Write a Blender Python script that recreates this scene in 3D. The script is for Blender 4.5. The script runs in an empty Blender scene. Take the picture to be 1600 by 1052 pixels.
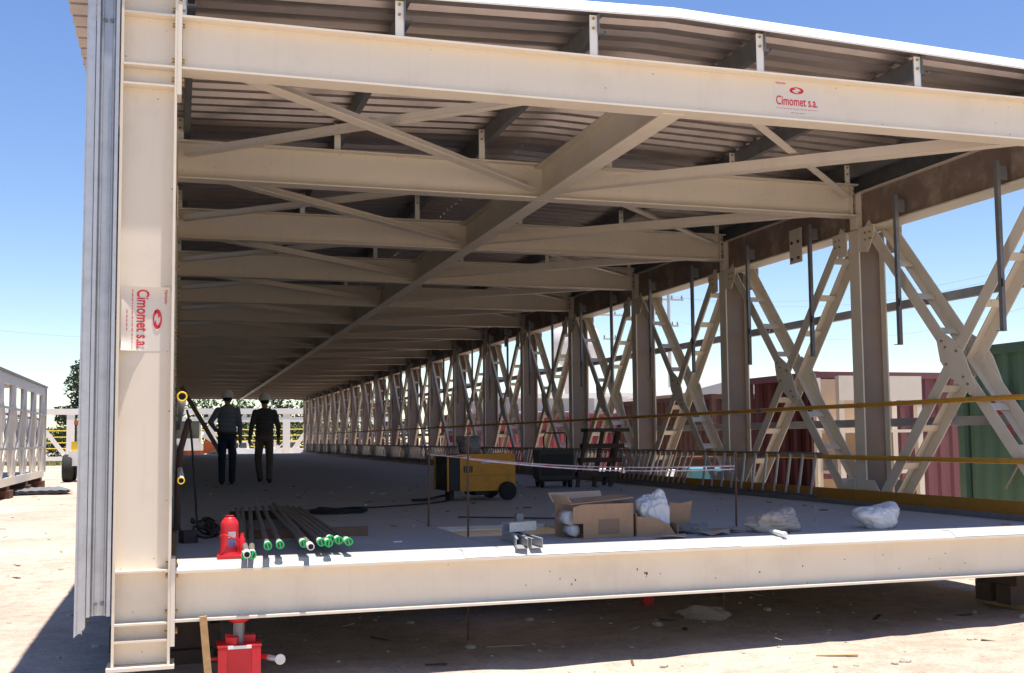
import bpy, bmesh, math, random
from mathutils import Vector, Matrix, noise
random.seed(7)
S = bpy.context.scene
C = S.collection
R = math.radians

# ------------------------------------------------------------------ camera, sky, sun, exposure
YAW, PITCH, ROLL = R(16.927), R(4.302), R(0.571)
def cam_dir(x3, y3, w):
    xc = x3*math.cos(ROLL)+y3*math.sin(ROLL); y2 = -x3*math.sin(ROLL)+y3*math.cos(ROLL)
    zc = w*math.cos(PITCH)-y2*math.sin(PITCH); yc = w*math.sin(PITCH)+y2*math.cos(PITCH)
    return Vector((xc*math.cos(YAW)+zc*math.sin(YAW), -xc*math.sin(YAW)+zc*math.cos(YAW), yc))
cd = bpy.data.cameras.new('camera'); cam = bpy.data.objects.new('camera', cd); C.objects.link(cam)
rt, up, fw = cam_dir(1, 0, 0), cam_dir(0, 1, 0), cam_dir(0, 0, 1)
M = Matrix((rt, up, -fw)).transposed().to_4x4(); M.translation = Vector((0.040, -8.0115, 0.841))
cam.matrix_world = M
cd.sensor_width = 36; cd.lens = 36*1719.0/1600; cd.shift_y = 29.2/1600; cd.clip_start = .1; cd.clip_end = 3000
S.camera = cam

SUN = Vector((.072, -.088, 1)).normalized()
w = bpy.data.worlds.new('World'); S.world = w; w.use_nodes = True
nt = w.node_tree; nt.nodes.clear()
sky = nt.nodes.new('ShaderNodeTexSky'); sky.sky_type = 'NISHITA'; sky.sun_disc = False
sky.sun_elevation = math.asin(SUN.z); sky.sun_rotation = math.atan2(SUN.x, SUN.y)
sky.air_density = 1.0; sky.dust_density = .0; sky.ozone_density = 1.2
bg = nt.nodes.new('ShaderNodeBackground'); bg.inputs[1].default_value = .098
out = nt.nodes.new('ShaderNodeOutputWorld')
hs = nt.nodes.new('ShaderNodeHueSaturation'); hs.inputs['Saturation'].default_value = 1.16; hs.inputs['Hue'].default_value = .512
nt.links.new(sky.outputs[0], hs.inputs['Color']); nt.links.new(hs.outputs[0], bg.inputs[0]); nt.links.new(bg.outputs[0], out.inputs[0])
sl = bpy.data.lights.new('sun', 'SUN'); sl.energy = 4.9; sl.angle = R(.53); sl.color = (1, .94, .86)
so = bpy.data.objects.new('sun', sl); C.objects.link(so)
so.rotation_euler = SUN.to_track_quat('Z', 'Y').to_euler()
S.view_settings.view_transform = 'Standard'; S.view_settings.look = 'None'
S.view_settings.exposure = .86; S.view_settings.gamma = 1
S.render.engine = 'CYCLES'
S.cycles.max_bounces = 6; S.cycles.diffuse_bounces = 4

# ------------------------------------------------------------------ materials
def mat(name, col, rough=.6, metal=0, var=.12, scale=3, bump=.0, bscale=40, stain=None, samt=.35, sscale=2.5, spec=.4, alpha=None):
    m = bpy.data.materials.new(name); m.use_nodes = True
    n = m.node_tree.nodes; L = m.node_tree.links; b = n['Principled BSDF']
    tc = n.new('ShaderNodeTexCoord'); ns = n.new('ShaderNodeTexNoise')
    ns.inputs['Scale'].default_value = scale; ns.inputs['Detail'].default_value = 6; ns.inputs['Roughness'].default_value = .65
    L.new(tc.outputs['Object'], ns.inputs['Vector'])
    mx = n.new('ShaderNodeMix'); mx.data_type = 'RGBA'
    lo = [max(c*(1-var), 0) for c in col]; hi = [min(c*(1+var*.8), 1) for c in col]
    mx.inputs[6].default_value = (*lo, 1); mx.inputs[7].default_value = (*hi, 1)
    L.new(ns.outputs[0], mx.inputs[0]); src = mx.outputs[2]
    if stain:
        n2 = n.new('ShaderNodeTexNoise'); n2.inputs['Scale'].default_value = sscale; n2.inputs['Detail'].default_value = 8; n2.inputs['Roughness'].default_value = .7
        L.new(tc.outputs['Object'], n2.inputs['Vector'])
        cr = n.new('ShaderNodeValToRGB'); cr.color_ramp.elements[0].position = .5; cr.color_ramp.elements[1].position = .72
        cr.color_ramp.elements[0].color = (0, 0, 0, 1); cr.color_ramp.elements[1].color = (samt,)*3+(1,)
        L.new(n2.outputs[0], cr.inputs[0])
        m2 = n.new('ShaderNodeMix'); m2.data_type = 'RGBA'; L.new(cr.outputs[0], m2.inputs[0]); L.new(src, m2.inputs[6]); m2.inputs[7].default_value = (*stain, 1)
        src = m2.outputs[2]
    L.new(src, b.inputs['Base Color'])
    b.inputs['Roughness'].default_value = rough; b.inputs['Metallic'].default_value = metal; b.inputs['Specular IOR Level'].default_value = spec
    if alpha: b.inputs['Transmission Weight'].default_value = alpha
    if bump:
        nb = n.new('ShaderNodeTexNoise'); nb.inputs['Scale'].default_value = bscale; nb.inputs['Detail'].default_value = 4
        L.new(tc.outputs['Object'], nb.inputs['Vector'])
        bp = n.new('ShaderNodeBump'); bp.inputs['Strength'].default_value = bump; bp.inputs['Distance'].default_value = .02
        L.new(nb.outputs[0], bp.inputs['Height']); L.new(bp.outputs[0], b.inputs['Normal'])
    return m
MT = dict(
 cream=mat('cream_paint', (.75, .665, .54), .45, var=.05, scale=1.3, stain=(.46, .37, .27), samt=.25, sscale=1.7, bump=.04, bscale=6),
 creamw=mat('pale_cream_paint', (.84, .8, .71), .5, var=.08, scale=1.3),
 stained=mat('brown_stained_steel', (.25, .18, .14), .6, var=.4, scale=4, stain=(.5, .39, .3), samt=.8, sscale=2.6),
 galv=mat('galvanised_steel', (.5, .51, .53), .42, .55, var=.16, scale=22, stain=(.3, .3, .31), samt=.5, sscale=5),
 zinc=mat('bright_zinc_sheet', (.52, .525, .53), .4, .2, var=.1, scale=6),
 galvd=mat('dull_galvanised_steel', (.23, .235, .25), .5, .4, var=.25, scale=14, stain=(.1, .1, .1), samt=.5, sscale=3),
 roof=mat('roof_sheet', (.44, .385, .355), .34, .7, var=.14, scale=2.5, stain=(.25, .22, .2), samt=.5, sscale=1.3),
 white=mat('white_paint', (.8, .8, .78), .5, var=.05),
 deck=mat('grey_deck_plate', (.43, .415, .4), .7, var=.22, scale=5, bump=.15, bscale=60, stain=(.56, .53, .49), samt=.6, sscale=1.4),
 railyel=mat('amber_rail_paint', (.6, .3, .03), .45, var=.12, stain=(.25, .13, .05), samt=.5, sscale=6),
 dusty=mat('dusty_primed_steel', (.25, .19, .155), .65, var=.2, scale=4, stain=(.24, .17, .13), samt=.6, sscale=3),
 ochre=mat('ochre_paint', (.4, .19, .028), .5, var=.12, stain=(.2, .1, .04), samt=.5, sscale=6),
 yellow=mat('yellow_paint', (.6, .25, .012), .45, var=.1, stain=(.22, .11, .04), samt=.6, sscale=5),
 yelrail=mat('bright_yellow_paint', (.75, .5, .03), .5, var=.1),
 black=mat('black_metal', (.022, .022, .024), .6, var=.3),
 dark=mat('dark_green_metal', (.05, .055, .04), .6, var=.3, scale=6),
 rubber=mat('rubber', (.025, .024, .023), .85, var=.3, scale=10),
 red=mat('red_paint', (.6, .02, .03), .4, var=.1, stain=(.25, .05, .04), samt=.4, sscale=14),
 redp=mat('red_print', (.62, .02, .045), .6, var=.02),
 print_blue=mat('blue_print', (.12, .13, .3), .6, var=.3, scale=60),
 print_grey=mat('pale_print', (.5, .45, .47), .6, var=.3, scale=60),
 paper=mat('sticker_film', (.72, .65, .56), .4, var=.03),
 green=mat('green_plastic', (.02, .5, .13), .5, var=.05),
 pipe=mat('pipe_steel', (.23, .2, .18), .5, .4, var=.2, scale=9),
 pipew=mat('pipe_thread_wrap', (.8, .78, .74), .6, var=.08),
 bore_shade=mat('painted_bore_shade', (.01, .01, .01), .9),  # near-black colour standing in for the shade inside pipe mouths
 wood=mat('raw_timber', (.42, .26, .12), .8, var=.3, scale=12, bump=.2, bscale=30),
 woodb=mat('brown_timber', (.22, .12, .07), .85, var=.3, scale=9, bump=.25, bscale=25),
 woodd=mat('dark_timber', (.085, .06, .05), .9, var=.4, scale=7, bump=.3, bscale=25),
 card=mat('cardboard', (.4, .24, .14), .85, var=.12, scale=5, stain=(.24, .14, .09), samt=.5, sscale=6),
 cardl=mat('pale_cardboard', (.46, .33, .23), .85, var=.1, scale=5),
 tapeb=mat('brown_tape', (.2, .12, .08), .35, var=.1),
 plast=mat('white_plastic_sack', (.66, .64, .63), .45, var=.08, scale=6, bump=.35, bscale=14),
 plastb=mat('beige_plastic_sack', (.42, .35, .3), .5, var=.2, scale=8, bump=.3, bscale=25),
 plastg=mat('grey_plastic_sack', (.2, .19, .19), .5, var=.2, scale=8, bump=.3, bscale=25),
 rebar=mat('rusty_rod', (.13, .07, .045), .8, var=.3, scale=30),
 bolt=mat('zinc_bolt', (.4, .28, .12), .45, .5, var=.3, scale=50),
 tape=mat('barrier_tape', (.62, .5, .52), .5, var=.1, scale=14, stain=(.6, .06, .08), samt=1, sscale=9),
 skin=mat('skin', (.32, .18, .12), .6, var=.06),
 hair=mat('hair', (.02, .016, .014), .7),
 shirtb=mat('blue_grey_shirt', (.17, .19, .235), .9, var=.12, bump=.3, bscale=18),
 shirtd=mat('dark_shirt', (.075, .07, .075), .9, var=.12, bump=.3, bscale=18),
 jeans=mat('dark_jeans', (.03, .035, .065), .9, var=.2, bump=.3, bscale=18),
 khaki=mat('brown_trousers', (.13, .1, .085), .9, var=.2, bump=.3, bscale=18),
 shoe=mat('work_boot', (.03, .02, .015), .7),
 hat=mat('helmet_shell', (.72, .68, .64), .35, var=.03),
 belt=mat('leather_belt', (.1, .05, .025), .6),
 contg=mat('green_container_paint', (.1, .19, .13), .55, var=.15, scale=2, stain=(.12, .1, .07), samt=.5, sscale=1.5),
 contm=mat('maroon_container_paint', (.19, .068, .075), .6, var=.18, scale=2, stain=(.12, .06, .05), samt=.5, sscale=1.5),
 contr=mat('red_container_paint', (.3, .065, .075), .6, var=.15, scale=2, stain=(.2, .07, .06), samt=.4, sscale=1.5),
 rust=mat('rust', (.12, .055, .035), .9, var=.35, scale=4),
 orange=mat('orange_paint', (.42, .11, .04), .5, var=.12),
 glass=mat('window_glass', (.05, .06, .07), .08, var=.1, spec=.8),
 build=mat('pale_render', (.72, .7, .66), .85, var=.08, scale=.6),
 buildg=mat('grey_cladding', (.36, .35, .35), .8, var=.12, scale=.6),
 concrete=mat('pole_concrete', (.4, .39, .36), .85, var=.15),
 teal=mat('teal_plastic', (.12, .4, .46), .5, var=.1),
 bark=mat('bark', (.09, .065, .045), .9, var=.3, scale=8),
 leaf=mat('leaves', (.05, .085, .022), .7, var=.5, scale=.9),
 leafd=mat('dark_leaves', (.03, .05, .022), .7, var=.5, scale=.9),
 grass=mat('dry_grass', (.2, .2, .07), .9, var=.4, scale=1),
 stone=mat('stone', (.42, .36, .29), .9, var=.3, scale=14, bump=.3, bscale=30),
 cloth=mat('sand_cloth', (.3, .25, .21), .9, var=.2, scale=8),
)

for k_ in ('cream', 'creamw'):
    n_ = MT[k_].node_tree.nodes; L_ = MT[k_].node_tree.links; b_ = n_['Principled BSDF']; old = b_.inputs['Base Color'].links[0].from_socket
    tc_ = n_.new('ShaderNodeNewGeometry'); mp = n_.new('ShaderNodeMapping'); mp.inputs['Scale'].default_value = (22, 22, .8); L_.new(tc_.outputs['Position'], mp.inputs['Vector'])
    t_ = n_.new('ShaderNodeTexNoise'); t_.inputs['Scale'].default_value = 1; t_.inputs['Detail'].default_value = 5; L_.new(mp.outputs[0], t_.inputs['Vector'])
    r_ = n_.new('ShaderNodeValToRGB'); r_.color_ramp.elements[0].position = .56; r_.color_ramp.elements[1].position = .8; r_.color_ramp.elements[1].color = (.15, .15, .15, 1); L_.new(t_.outputs[0], r_.inputs[0])
    m_ = n_.new('ShaderNodeMix'); m_.data_type = 'RGBA'; L_.new(r_.outputs[0], m_.inputs[0]); L_.new(old, m_.inputs[6]); m_.inputs[7].default_value = (.45, .34, .25, 1)
    sp = n_.new('ShaderNodeTexVoronoi'); sp.inputs['Scale'].default_value = 7; L_.new(tc_.outputs['Position'], sp.inputs['Vector'])
    r2 = n_.new('ShaderNodeValToRGB'); r2.color_ramp.elements[0].position = .035; r2.color_ramp.elements[0].color = (.8, .8, .8, 1); r2.color_ramp.elements[1].position = .06; r2.color_ramp.elements[1].color = (0, 0, 0, 1); L_.new(sp.outputs['Distance'], r2.inputs[0])
    m2_ = n_.new('ShaderNodeMix'); m2_.data_type = 'RGBA'; L_.new(r2.outputs[0], m2_.inputs[0]); L_.new(m_.outputs[2], m2_.inputs[6]); m2_.inputs[7].default_value = (.3, .2, .13, 1); L_.new(m2_.outputs[2], b_.inputs['Base Color'])
for k_ in ('plast', 'plastb', 'plastg'):
    n_ = MT[k_].node_tree.nodes; b_ = n_['Principled BSDF']; b_.inputs['Roughness'].default_value = .28; b_.inputs['Subsurface Weight'].default_value = .35; b_.inputs['Subsurface Radius'].default_value = (.05, .05, .05)
    for x_ in list(n_):
        if x_.type == 'BUMP': x_.inputs['Strength'].default_value = .4; x_.inputs['Distance'].default_value = .035; src_ = x_.inputs['Height'].links[0].from_node; src_.noise_type = 'RIDGED_MULTIFRACTAL'; src_.inputs['Scale'].default_value = 6; src_.inputs['Detail'].default_value = 3; src_.inputs['Roughness'].default_value = .4
# ------------------------------------------------------------------ mesh helpers
class MB:
    def __init__(s): s.v = []; s.f = []; s.mi = []; s.sm = []; s.mats = []
    def m(s, k):
        if k not in s.mats: s.mats.append(k)
        return s.mats.index(k)
    def poly(s, vs, fs, k, smooth=False):
        o = len(s.v); s.v += [tuple(v) for v in vs]; i = s.m(k)
        for f in fs: s.f.append([o+a for a in f]); s.mi.append(i); s.sm.append(smooth)
        return s
    def box(s, x0, x1, y0, y1, z0, z1, k):
        vs = [(x, y, z) for z in (z0, z1) for y in (y0, y1) for x in (x0, x1)]
        return s.poly(vs, [(0, 2, 3, 1), (4, 5, 7, 6), (0, 1, 5, 4), (2, 6, 7, 3), (0, 4, 6, 2), (1, 3, 7, 5)], k)
    def obox(s, c, ax, ay, az, k):      # centre + half-axis vectors
        c, ax, ay, az = map(Vector, (c, ax, ay, az))
        vs = [c+ax*i+ay*j+az*l for l in (-1, 1) for j in (-1, 1) for i in (-1, 1)]
        return s.poly(vs, [(0, 2, 3, 1), (4, 5, 7, 6), (0, 1, 5, 4), (2, 6, 7, 3), (0, 4, 6, 2), (1, 3, 7, 5)], k)
    def bar(s, p, q, wd, ht, k, side=None):   # rectangular bar p->q; wd along side vector, ht along the other
        p, q = Vector(p), Vector(q); d = (q-p); a = d.normalized()
        sd = Vector(side) if side else (a.cross(Vector((0, 0, 1))) if abs(a.z) < .95 else Vector((1, 0, 0)))
        sd = (sd-a*sd.dot(a)).normalized(); o = a.cross(sd)
        return s.obox((p+q)/2, d/2, sd*wd/2, o*ht/2, k)
    def tube(s, pts, r, k, n=8, cap=True, smooth=True):
        pts = [Vector(p) for p in pts]; rs = r if isinstance(r, (list, tuple)) else [r]*len(pts)
        rings = []; ref = None
        for i, p in enumerate(pts):
            d = (pts[min(i+1, len(pts)-1)]-pts[max(i-1, 0)]).normalized()
            if ref is None: ref = d.orthogonal().normalized()
            ref = (ref-d*ref.dot(d)).normalized(); b = d.cross(ref)
            rings.append([p+(ref*math.cos(2*math.pi*j/n)+b*math.sin(2*math.pi*j/n))*rs[i] for j in range(n)])
        vs = [v for rg in rings for v in rg]
        fs = [(i*n+j, i*n+(j+1) % n, (i+1)*n+(j+1) % n, (i+1)*n+j) for i in range(len(pts)-1) for j in range(n)]
        s.poly(vs, fs, k, smooth)
        if cap: s.poly(rings[0], [list(range(n))[::-1]], k); s.poly(rings[-1], [list(range(n))], k)
        return s
    def lathe(s, prof, k, n=20, c=(0, 0, 0), axis='z', smooth=True, cap=True):   # prof: (r, h)
        c = Vector(c)
        def pt(r, h, a):
            x, y = r*math.cos(a), r*math.sin(a)
            return c+Vector({'z': (x, y, h), 'x': (h, x, y), 'y': (y, h, x)}[axis])
        vs = [pt(r, h, 2*math.pi*j/n) for r, h in prof for j in range(n)]
        fs = [(i*n+j, i*n+(j+1) % n, (i+1)*n+(j+1) % n, (i+1)*n+j) for i in range(len(prof)-1) for j in range(n)]
        s.poly(vs, fs, k, smooth)
        if cap: s.poly(vs[:n], [list(range(n))[::-1]], k); s.poly(vs[-n:], [list(range(n))], k)
        return s
    def ext(s, pts, vec, k):             # extrude planar polygon
        n = len(pts); vec = Vector(vec); a = [Vector(p) for p in pts]; b = [p+vec for p in a]
        return s.poly(a+b, [list(range(n))[::-1], list(range(n, 2*n))]+[(i, (i+1) % n, n+(i+1) % n, n+i) for i in range(n)], k)
    def ibeam(s, p, q, wd, ht, tf, tw, k, upv=(0, 0, 1), kw=None):
        p, q = Vector(p), Vector(q); a = (q-p).normalized(); u = Vector(upv); u = (u-a*u.dot(a)).normalized(); sd = a.cross(u)
        c = (p+q)/2; h = (q-p)/2
        s.obox(c+u*(ht/2-tf/2), h, sd*wd/2, u*tf/2, k); s.obox(c-u*(ht/2-tf/2), h, sd*wd/2, u*tf/2, k)
        s.obox(c, h*.9995, sd*tw/2, u*(ht/2-tf), kw or k); return s
    def bolt(s, c, d, r=.014, k='bolt'):
        d = Vector(d); s.tube([Vector(c), Vector(c)+d*.018], r, k, 6, True, False); return s
    def mesh(s, name):
        me = bpy.data.meshes.new(name); me.from_pydata([tuple(v) for v in s.v], [], s.f)
        for k in s.mats: me.materials.append(MT[k])
        me.polygons.foreach_set('material_index', s.mi); me.polygons.foreach_set('use_smooth', s.sm)
        bm = bmesh.new(); bm.from_mesh(me); bmesh.ops.recalc_face_normals(bm, faces=bm.faces); bm.to_mesh(me); bm.free()
        return me
    def build(s, name, parent=None, loc=(0, 0, 0), rot=(0, 0, 0)): return ob(name, s.mesh(name), parent, loc, rot)
def ob(name, me, parent=None, loc=(0, 0, 0), rot=(0, 0, 0)):
    o = bpy.data.objects.new(name, me); C.objects.link(o); o.location = loc; o.rotation_euler = rot
    if parent: o.parent = parent
    return o
def tag(o, label, cat, group=None):
    o['label'] = label; o['category'] = cat
    if group: o['group'] = group
    return o
def thing(name, label, cat, loc=(0, 0, 0), rz=0, group=None):
    o = bpy.data.objects.new(name, None); o.empty_display_size = .2; C.objects.link(o); o.location = loc; o.rotation_euler = (0, 0, rz)
    return tag(o, label, cat, group)
def copy_tree(o, parent=None):
    c = o.copy(); C.objects.link(c); c.parent = parent
    for ch in list(o.children): copy_tree(ch, c)
    return c

# ------------------------------------------------------------------ ground
G = -.88
def ground_h(x, y):
    h = .03*noise.noise((x*.5, y*.5, 0))+.02*noise.noise((x*1.7, y*1.7, 3))+.008*noise.noise((x*6, y*6, 5))
    if y < 4: h += .07*max(0, min(1, (x-4)/4))
    return h
gm = bpy.data.materials.new('sandy_ground'); gm.use_nodes = True
n = gm.node_tree.nodes; L = gm.node_tree.links; b = n['Principled BSDF']; b.inputs['Roughness'].default_value = .95; b.inputs['Specular IOR Level'].default_value = .1
geo = n.new('ShaderNodeNewGeometry')
def nz(sc, det=8, ro=.6):
    t = n.new('ShaderNodeTexNoise'); t.inputs['Scale'].default_value = sc; t.inputs['Detail'].default_value = det; t.inputs['Roughness'].default_value = ro
    L.new(geo.outputs['Position'], t.inputs['Vector']); return t.outputs[0]
def ramp(src, els):
    r_ = n.new('ShaderNodeValToRGB'); L.new(src, r_.inputs[0])
    r_.color_ramp.elements[0].position, r_.color_ramp.elements[0].color = els[0][0], (*els[0][1], 1)
    r_.color_ramp.elements[1].position, r_.color_ramp.elements[1].color = els[1][0], (*els[1][1], 1)
    return r_.outputs[0]
def mul(a, b_):
    m_ = n.new('ShaderNodeMix'); m_.data_type = 'RGBA'; m_.blend_type = 'MULTIPLY'; m_.inputs[0].default_value = 1
    L.new(a, m_.inputs[6]); L.new(b_, m_.inputs[7]); return m_.outputs[2]
c1 = ramp(nz(.35), [(.35, (.42, .335, .27)), (.65, (.56, .465, .385))])
c2 = ramp(nz(5, 10, .75), [(.32, (.72, .7, .67)), (.55, (1, 1, 1))])
c3 = ramp(nz(38, 4, .6), [(.3, (.7, .68, .66)), (.48, (1, 1, 1))])
L.new(mul(mul(c1, c2), c3), b.inputs['Base Color'])
bp = n.new('ShaderNodeBump'); bp.inputs['Strength'].default_value = .6; bp.inputs['Distance'].default_value = .03
L.new(nz(14, 8, .7), bp.inputs['Height']); L.new(bp.outputs[0], b.inputs['Normal'])
def grid_axis(a, b_, fine): 
    return [a+(b_-a)*i/fine for i in range(fine+1)]
xs = [-900, -400, -150, -60, -30, -18, -12]+grid_axis(-8, 14, 150)+[18, 24, 32, 45, 70, 150, 400, 900]
ys = [-60, -30, -16, -12]+grid_axis(-9, 14, 150)+[16, 19, 23, 28, 35, 45, 60, 80, 120, 200, 400, 900, 1500]
vs = []
for y in ys:
    for x in xs:
        vs.append((x, y, G+(ground_h(x, y) if -9 < y < 45 and -20 < x < 30 else 0)))
nx = len(xs)
me = bpy.data.meshes.new('ground')
me.from_pydata(vs, [], [(j*nx+i, j*nx+i+1, (j+1)*nx+i+1, (j+1)*nx+i) for j in range(len(ys)-1) for i in range(nx-1)])
me.materials.append(gm); me.polygons.foreach_set('use_smooth', [True]*len(me.polygons))
g = ob('ground', me); g['kind'] = 'structure'

# ------------------------------------------------------------------ the footbridge
P, N = 3.4, 19
YC = .1                              # frame centre line behind the flange edge
ZT, ZB = 3.885, 3.49                 # roof beam top / bottom
XL0, XL1 = -.37, .01                 # left column
XR0, XR1 = 7.92, 8.29                # right column
XM = 3.92
BR = thing('footbridge', 'long cream steel truss bridge with corrugated roof and grey deck, propped off the ground', 'bridge')

def roof_z(x): return 4.315-.034*abs(x-XM)

# columns
def column(x0, x1, stained, z0, z1):
    m = MB(); wz = 'dusty' if stained else 'cream'
    m.box(x0, x0+.018, 0, .2, z0, z1, 'cream'); m.box(x1-.018, x1, 0, .2, z0, z1, 'cream')
    m.box(x0+.018, x1-.018, .094, .106, z0+.001, z1-.001, wz)
    return m
m = column(XL0, XL1, False, -.68, 4.12)
front_col = m.build('column', BR)
front_col['label'] = 'big front column with a peeling red printed sticker'
st = MB().box(XL0+.0185, XL1-.0185, .004, .0935, -.007, .007, 'cream').mesh('stiffener')
for z in (3.875, 3.50, 3.36, -.045, -.40, -.515): ob('stiffener', st, front_col, (0, 0, z))
MB().box(XL0-.03, XL1+.03, -.03, .23, -.705, -.681, 'cream').build('base_plate', front_col)
for (za, zb, zs) in ((3.30, 3.96, (3.93, 3.82, 3.56, 3.42)), (-.56, .035, (-.0, -.085, -.33, -.47))):
    m = MB().box(XL1+.0005, XL1+.03, -.004, .204, za, zb, 'cream')
    for z in zs:
        for y in (.05, .155): m.bolt((XL1-.0185, y, z), (-1, 0, 0), .017); m.bolt((XL1+.0305, y, z), (1, 0, 0), .016)
    m.build('end_plate', BR)
cl_me = column(XL0, XL1, False, -.45, 4.05).mesh('column'); cr_me = column(XR0, XR1, True, -.45, ZB-.17).mesh('column')
for i in range(N+1):
    if i: ob('column', cl_me, BR, (0, i*P, 0))
    ob('column', cr_me, BR, (0, i*P, 0))

# cross beams under the roof
m = MB().ibeam((XL1+.031, YC, (ZT+ZB)/2), (XR1+.1, YC, (ZT+ZB)/2), .2, ZT-ZB, .016, .01, 'cream'); fb = m.build('beam', BR)
fb['label'] = 'front roof beam with a red printed maker sticker'
m = MB().ibeam((XL1+.002, YC, (ZT+ZB)/2), (XR0+.03, YC, (ZT+ZB)/2), .2, ZT-ZB, .016, .01, 'cream')
for sx in (1.0, 5.2): pass
m.box(7.86, 7.875, .02, .093, ZB+.02, ZT-.02, 'cream')
for z in (3.56, 3.63, 3.74, 3.81): m.bolt((7.915, .06, z), (-1, 0, 0), .016, 'stained')
bm_me = m.mesh('beam')
for i in range(1, N+1): ob('beam', bm_me, BR, (0, i*P, 0))
# bottom cross beams
m = MB().ibeam((XL1+.031, YC, -.225), (XR1+.1, YC, -.225), .2, .35, .018, .01, 'cream'); fbb = m.build('beam', BR)
fbb['label'] = 'front floor beam with sunlit flanges and small rust spots'
for (x, z, a) in [(3.52, -.2, .012), (3.60, -.235, .016), (3.585, -.23, .01), (3.0, -.26, .009), (2.97, -.29, .008), (2.6, -.28, .007), (5.4, -.2, .007), (5.0, -.24, .009), (4.6, -.27, .01), (4.2, -.3, .007), (6.4, -.19, .006), (6.6, -.28, .007)]:
    pts = [(x+a*.7*random.uniform(.5, 1.2)*math.cos(t), .0943, z+1.1*a*random.uniform(.5, 1.2)*math.sin(t)) for t in [k*math.pi/4 for k in range(8)]]
    MB().ext(pts, (0, -.001, 0), 'rust').build('rust_spot', fbb)
m = MB().ibeam((XL1+.002, YC, -.225), (XR0+.03, YC, -.225), .2, .35, .018, .01, 'cream'); me = m.mesh('beam')
for i in range(1, N+1): ob('beam', me, BR, (0, i*P, 0))
# centre girder under the roof, edge beams, bottom chords
me = MB().ibeam((XM, YC+.006, (ZT+ZB)/2-.017), (XM, P+YC-.006, (ZT+ZB)/2-.017), .19, .37, .016, .012, 'cream').mesh('girder')
for i in range(N): ob('girder', me, BR, (0, i*P, 0))
for xc, kw in ((8.105, 'stained'), (-.18, 'cream')):
    me = MB().ibeam((xc, .01, 3.555), (xc, P-.01, 3.555), .3, .47, .018, .2 if xc > 0 else .02, 'cream', kw=kw).mesh('edge_beam')
    m2 = MB().ibeam((xc, .22, -.24), (xc, P-.01, -.24), .26, .34, .018, .02, 'cream').mesh('bottom_chord')
    for i in range(N):
        if xc > 0: ob('edge_beam', me, BR, (0, i*P, 0))
        elif i: ob('edge_beam', me, BR, (0, i*P, 0))
        ob('bottom_chord', m2, BR, (0, i*P, 0))
me = MB().ibeam((-.18, .215, 3.555), (-.18, P-.01, 3.555), .3, .47, .018, .02, 'cream').mesh('edge_beam'); ob('edge_beam', me, BR)
# vertical stiffener plates on the inner face of the right edge beam, at each frame, and bolted splice plates
sp = MB().box(7.925, 8.002, .03, .17, 3.34, 3.77, 'cream').mesh('stiffener')
for i in range(1, N+1): ob('stiffener', sp, BR, (0, i*P, 0))
m = MB().box(7.942, 7.953, 0, .3, 3.14, 3.6, 'cream')
for y in (.07, .23):
    for z in (3.2, 3.42): m.bolt((7.942, y, z), (-1, 0, 0), .022, 'rebar')
sm = m.mesh('splice_plate')
for i in (1, 5, 9, 13): ob('splice_plate', sm, BR, (0, i*P+1.3, 0))

# truss diagonals: two angles tied by battens
def diagonal(xa, xb, down, with_battens):
    y0, y1 = .34, P-.14
    p, q = ((y0, 3.36), (y1, -.06)) if down else ((y0, -.06), (y1, 3.36))
    d = Vector((0, q[0]-p[0], q[1]-p[1])); L_ = d.length; d.normalize(); nn = Vector((0, -d.z, d.y))
    if nn.y < 0: nn = -nn
    m = MB(); off = .004 if down else 0
    for x, sg in ((xa, 1), (xb, -1)):
        c = Vector((x+sg*off, (p[0]+q[0])/2, (p[1]+q[1])/2))
        m.obox(c+Vector((sg*.007, 0, 0)), d*L_/2, nn*.072, Vector((.006, 0, 0)), 'cream')
        m.obox(c+nn*.066+Vector((sg*.058, 0, 0)), d*L_/2, nn*.006, Vector((.0445, 0, 0)), 'cream')
    bats = []
    for t in (.10, .225, .35, .60, .725, .85):
        c = Vector(((xa+xb)/2, p[0]+(q[0]-p[0])*t, p[1]+(q[1]-p[1])*t))+nn*.036
        bats.append(c)
        if not with_battens: m.obox(c, d*.045, nn*.005, Vector(((xb-xa)/2-.02, 0, 0)), 'cream')
    bm_ = MB().obox((0, 0, 0), d*.045, nn*.005, Vector(((xb-xa)/2-.02, 0, 0)), 'cream').mesh('batten')
    return m.mesh('brace'), bm_, bats
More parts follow.
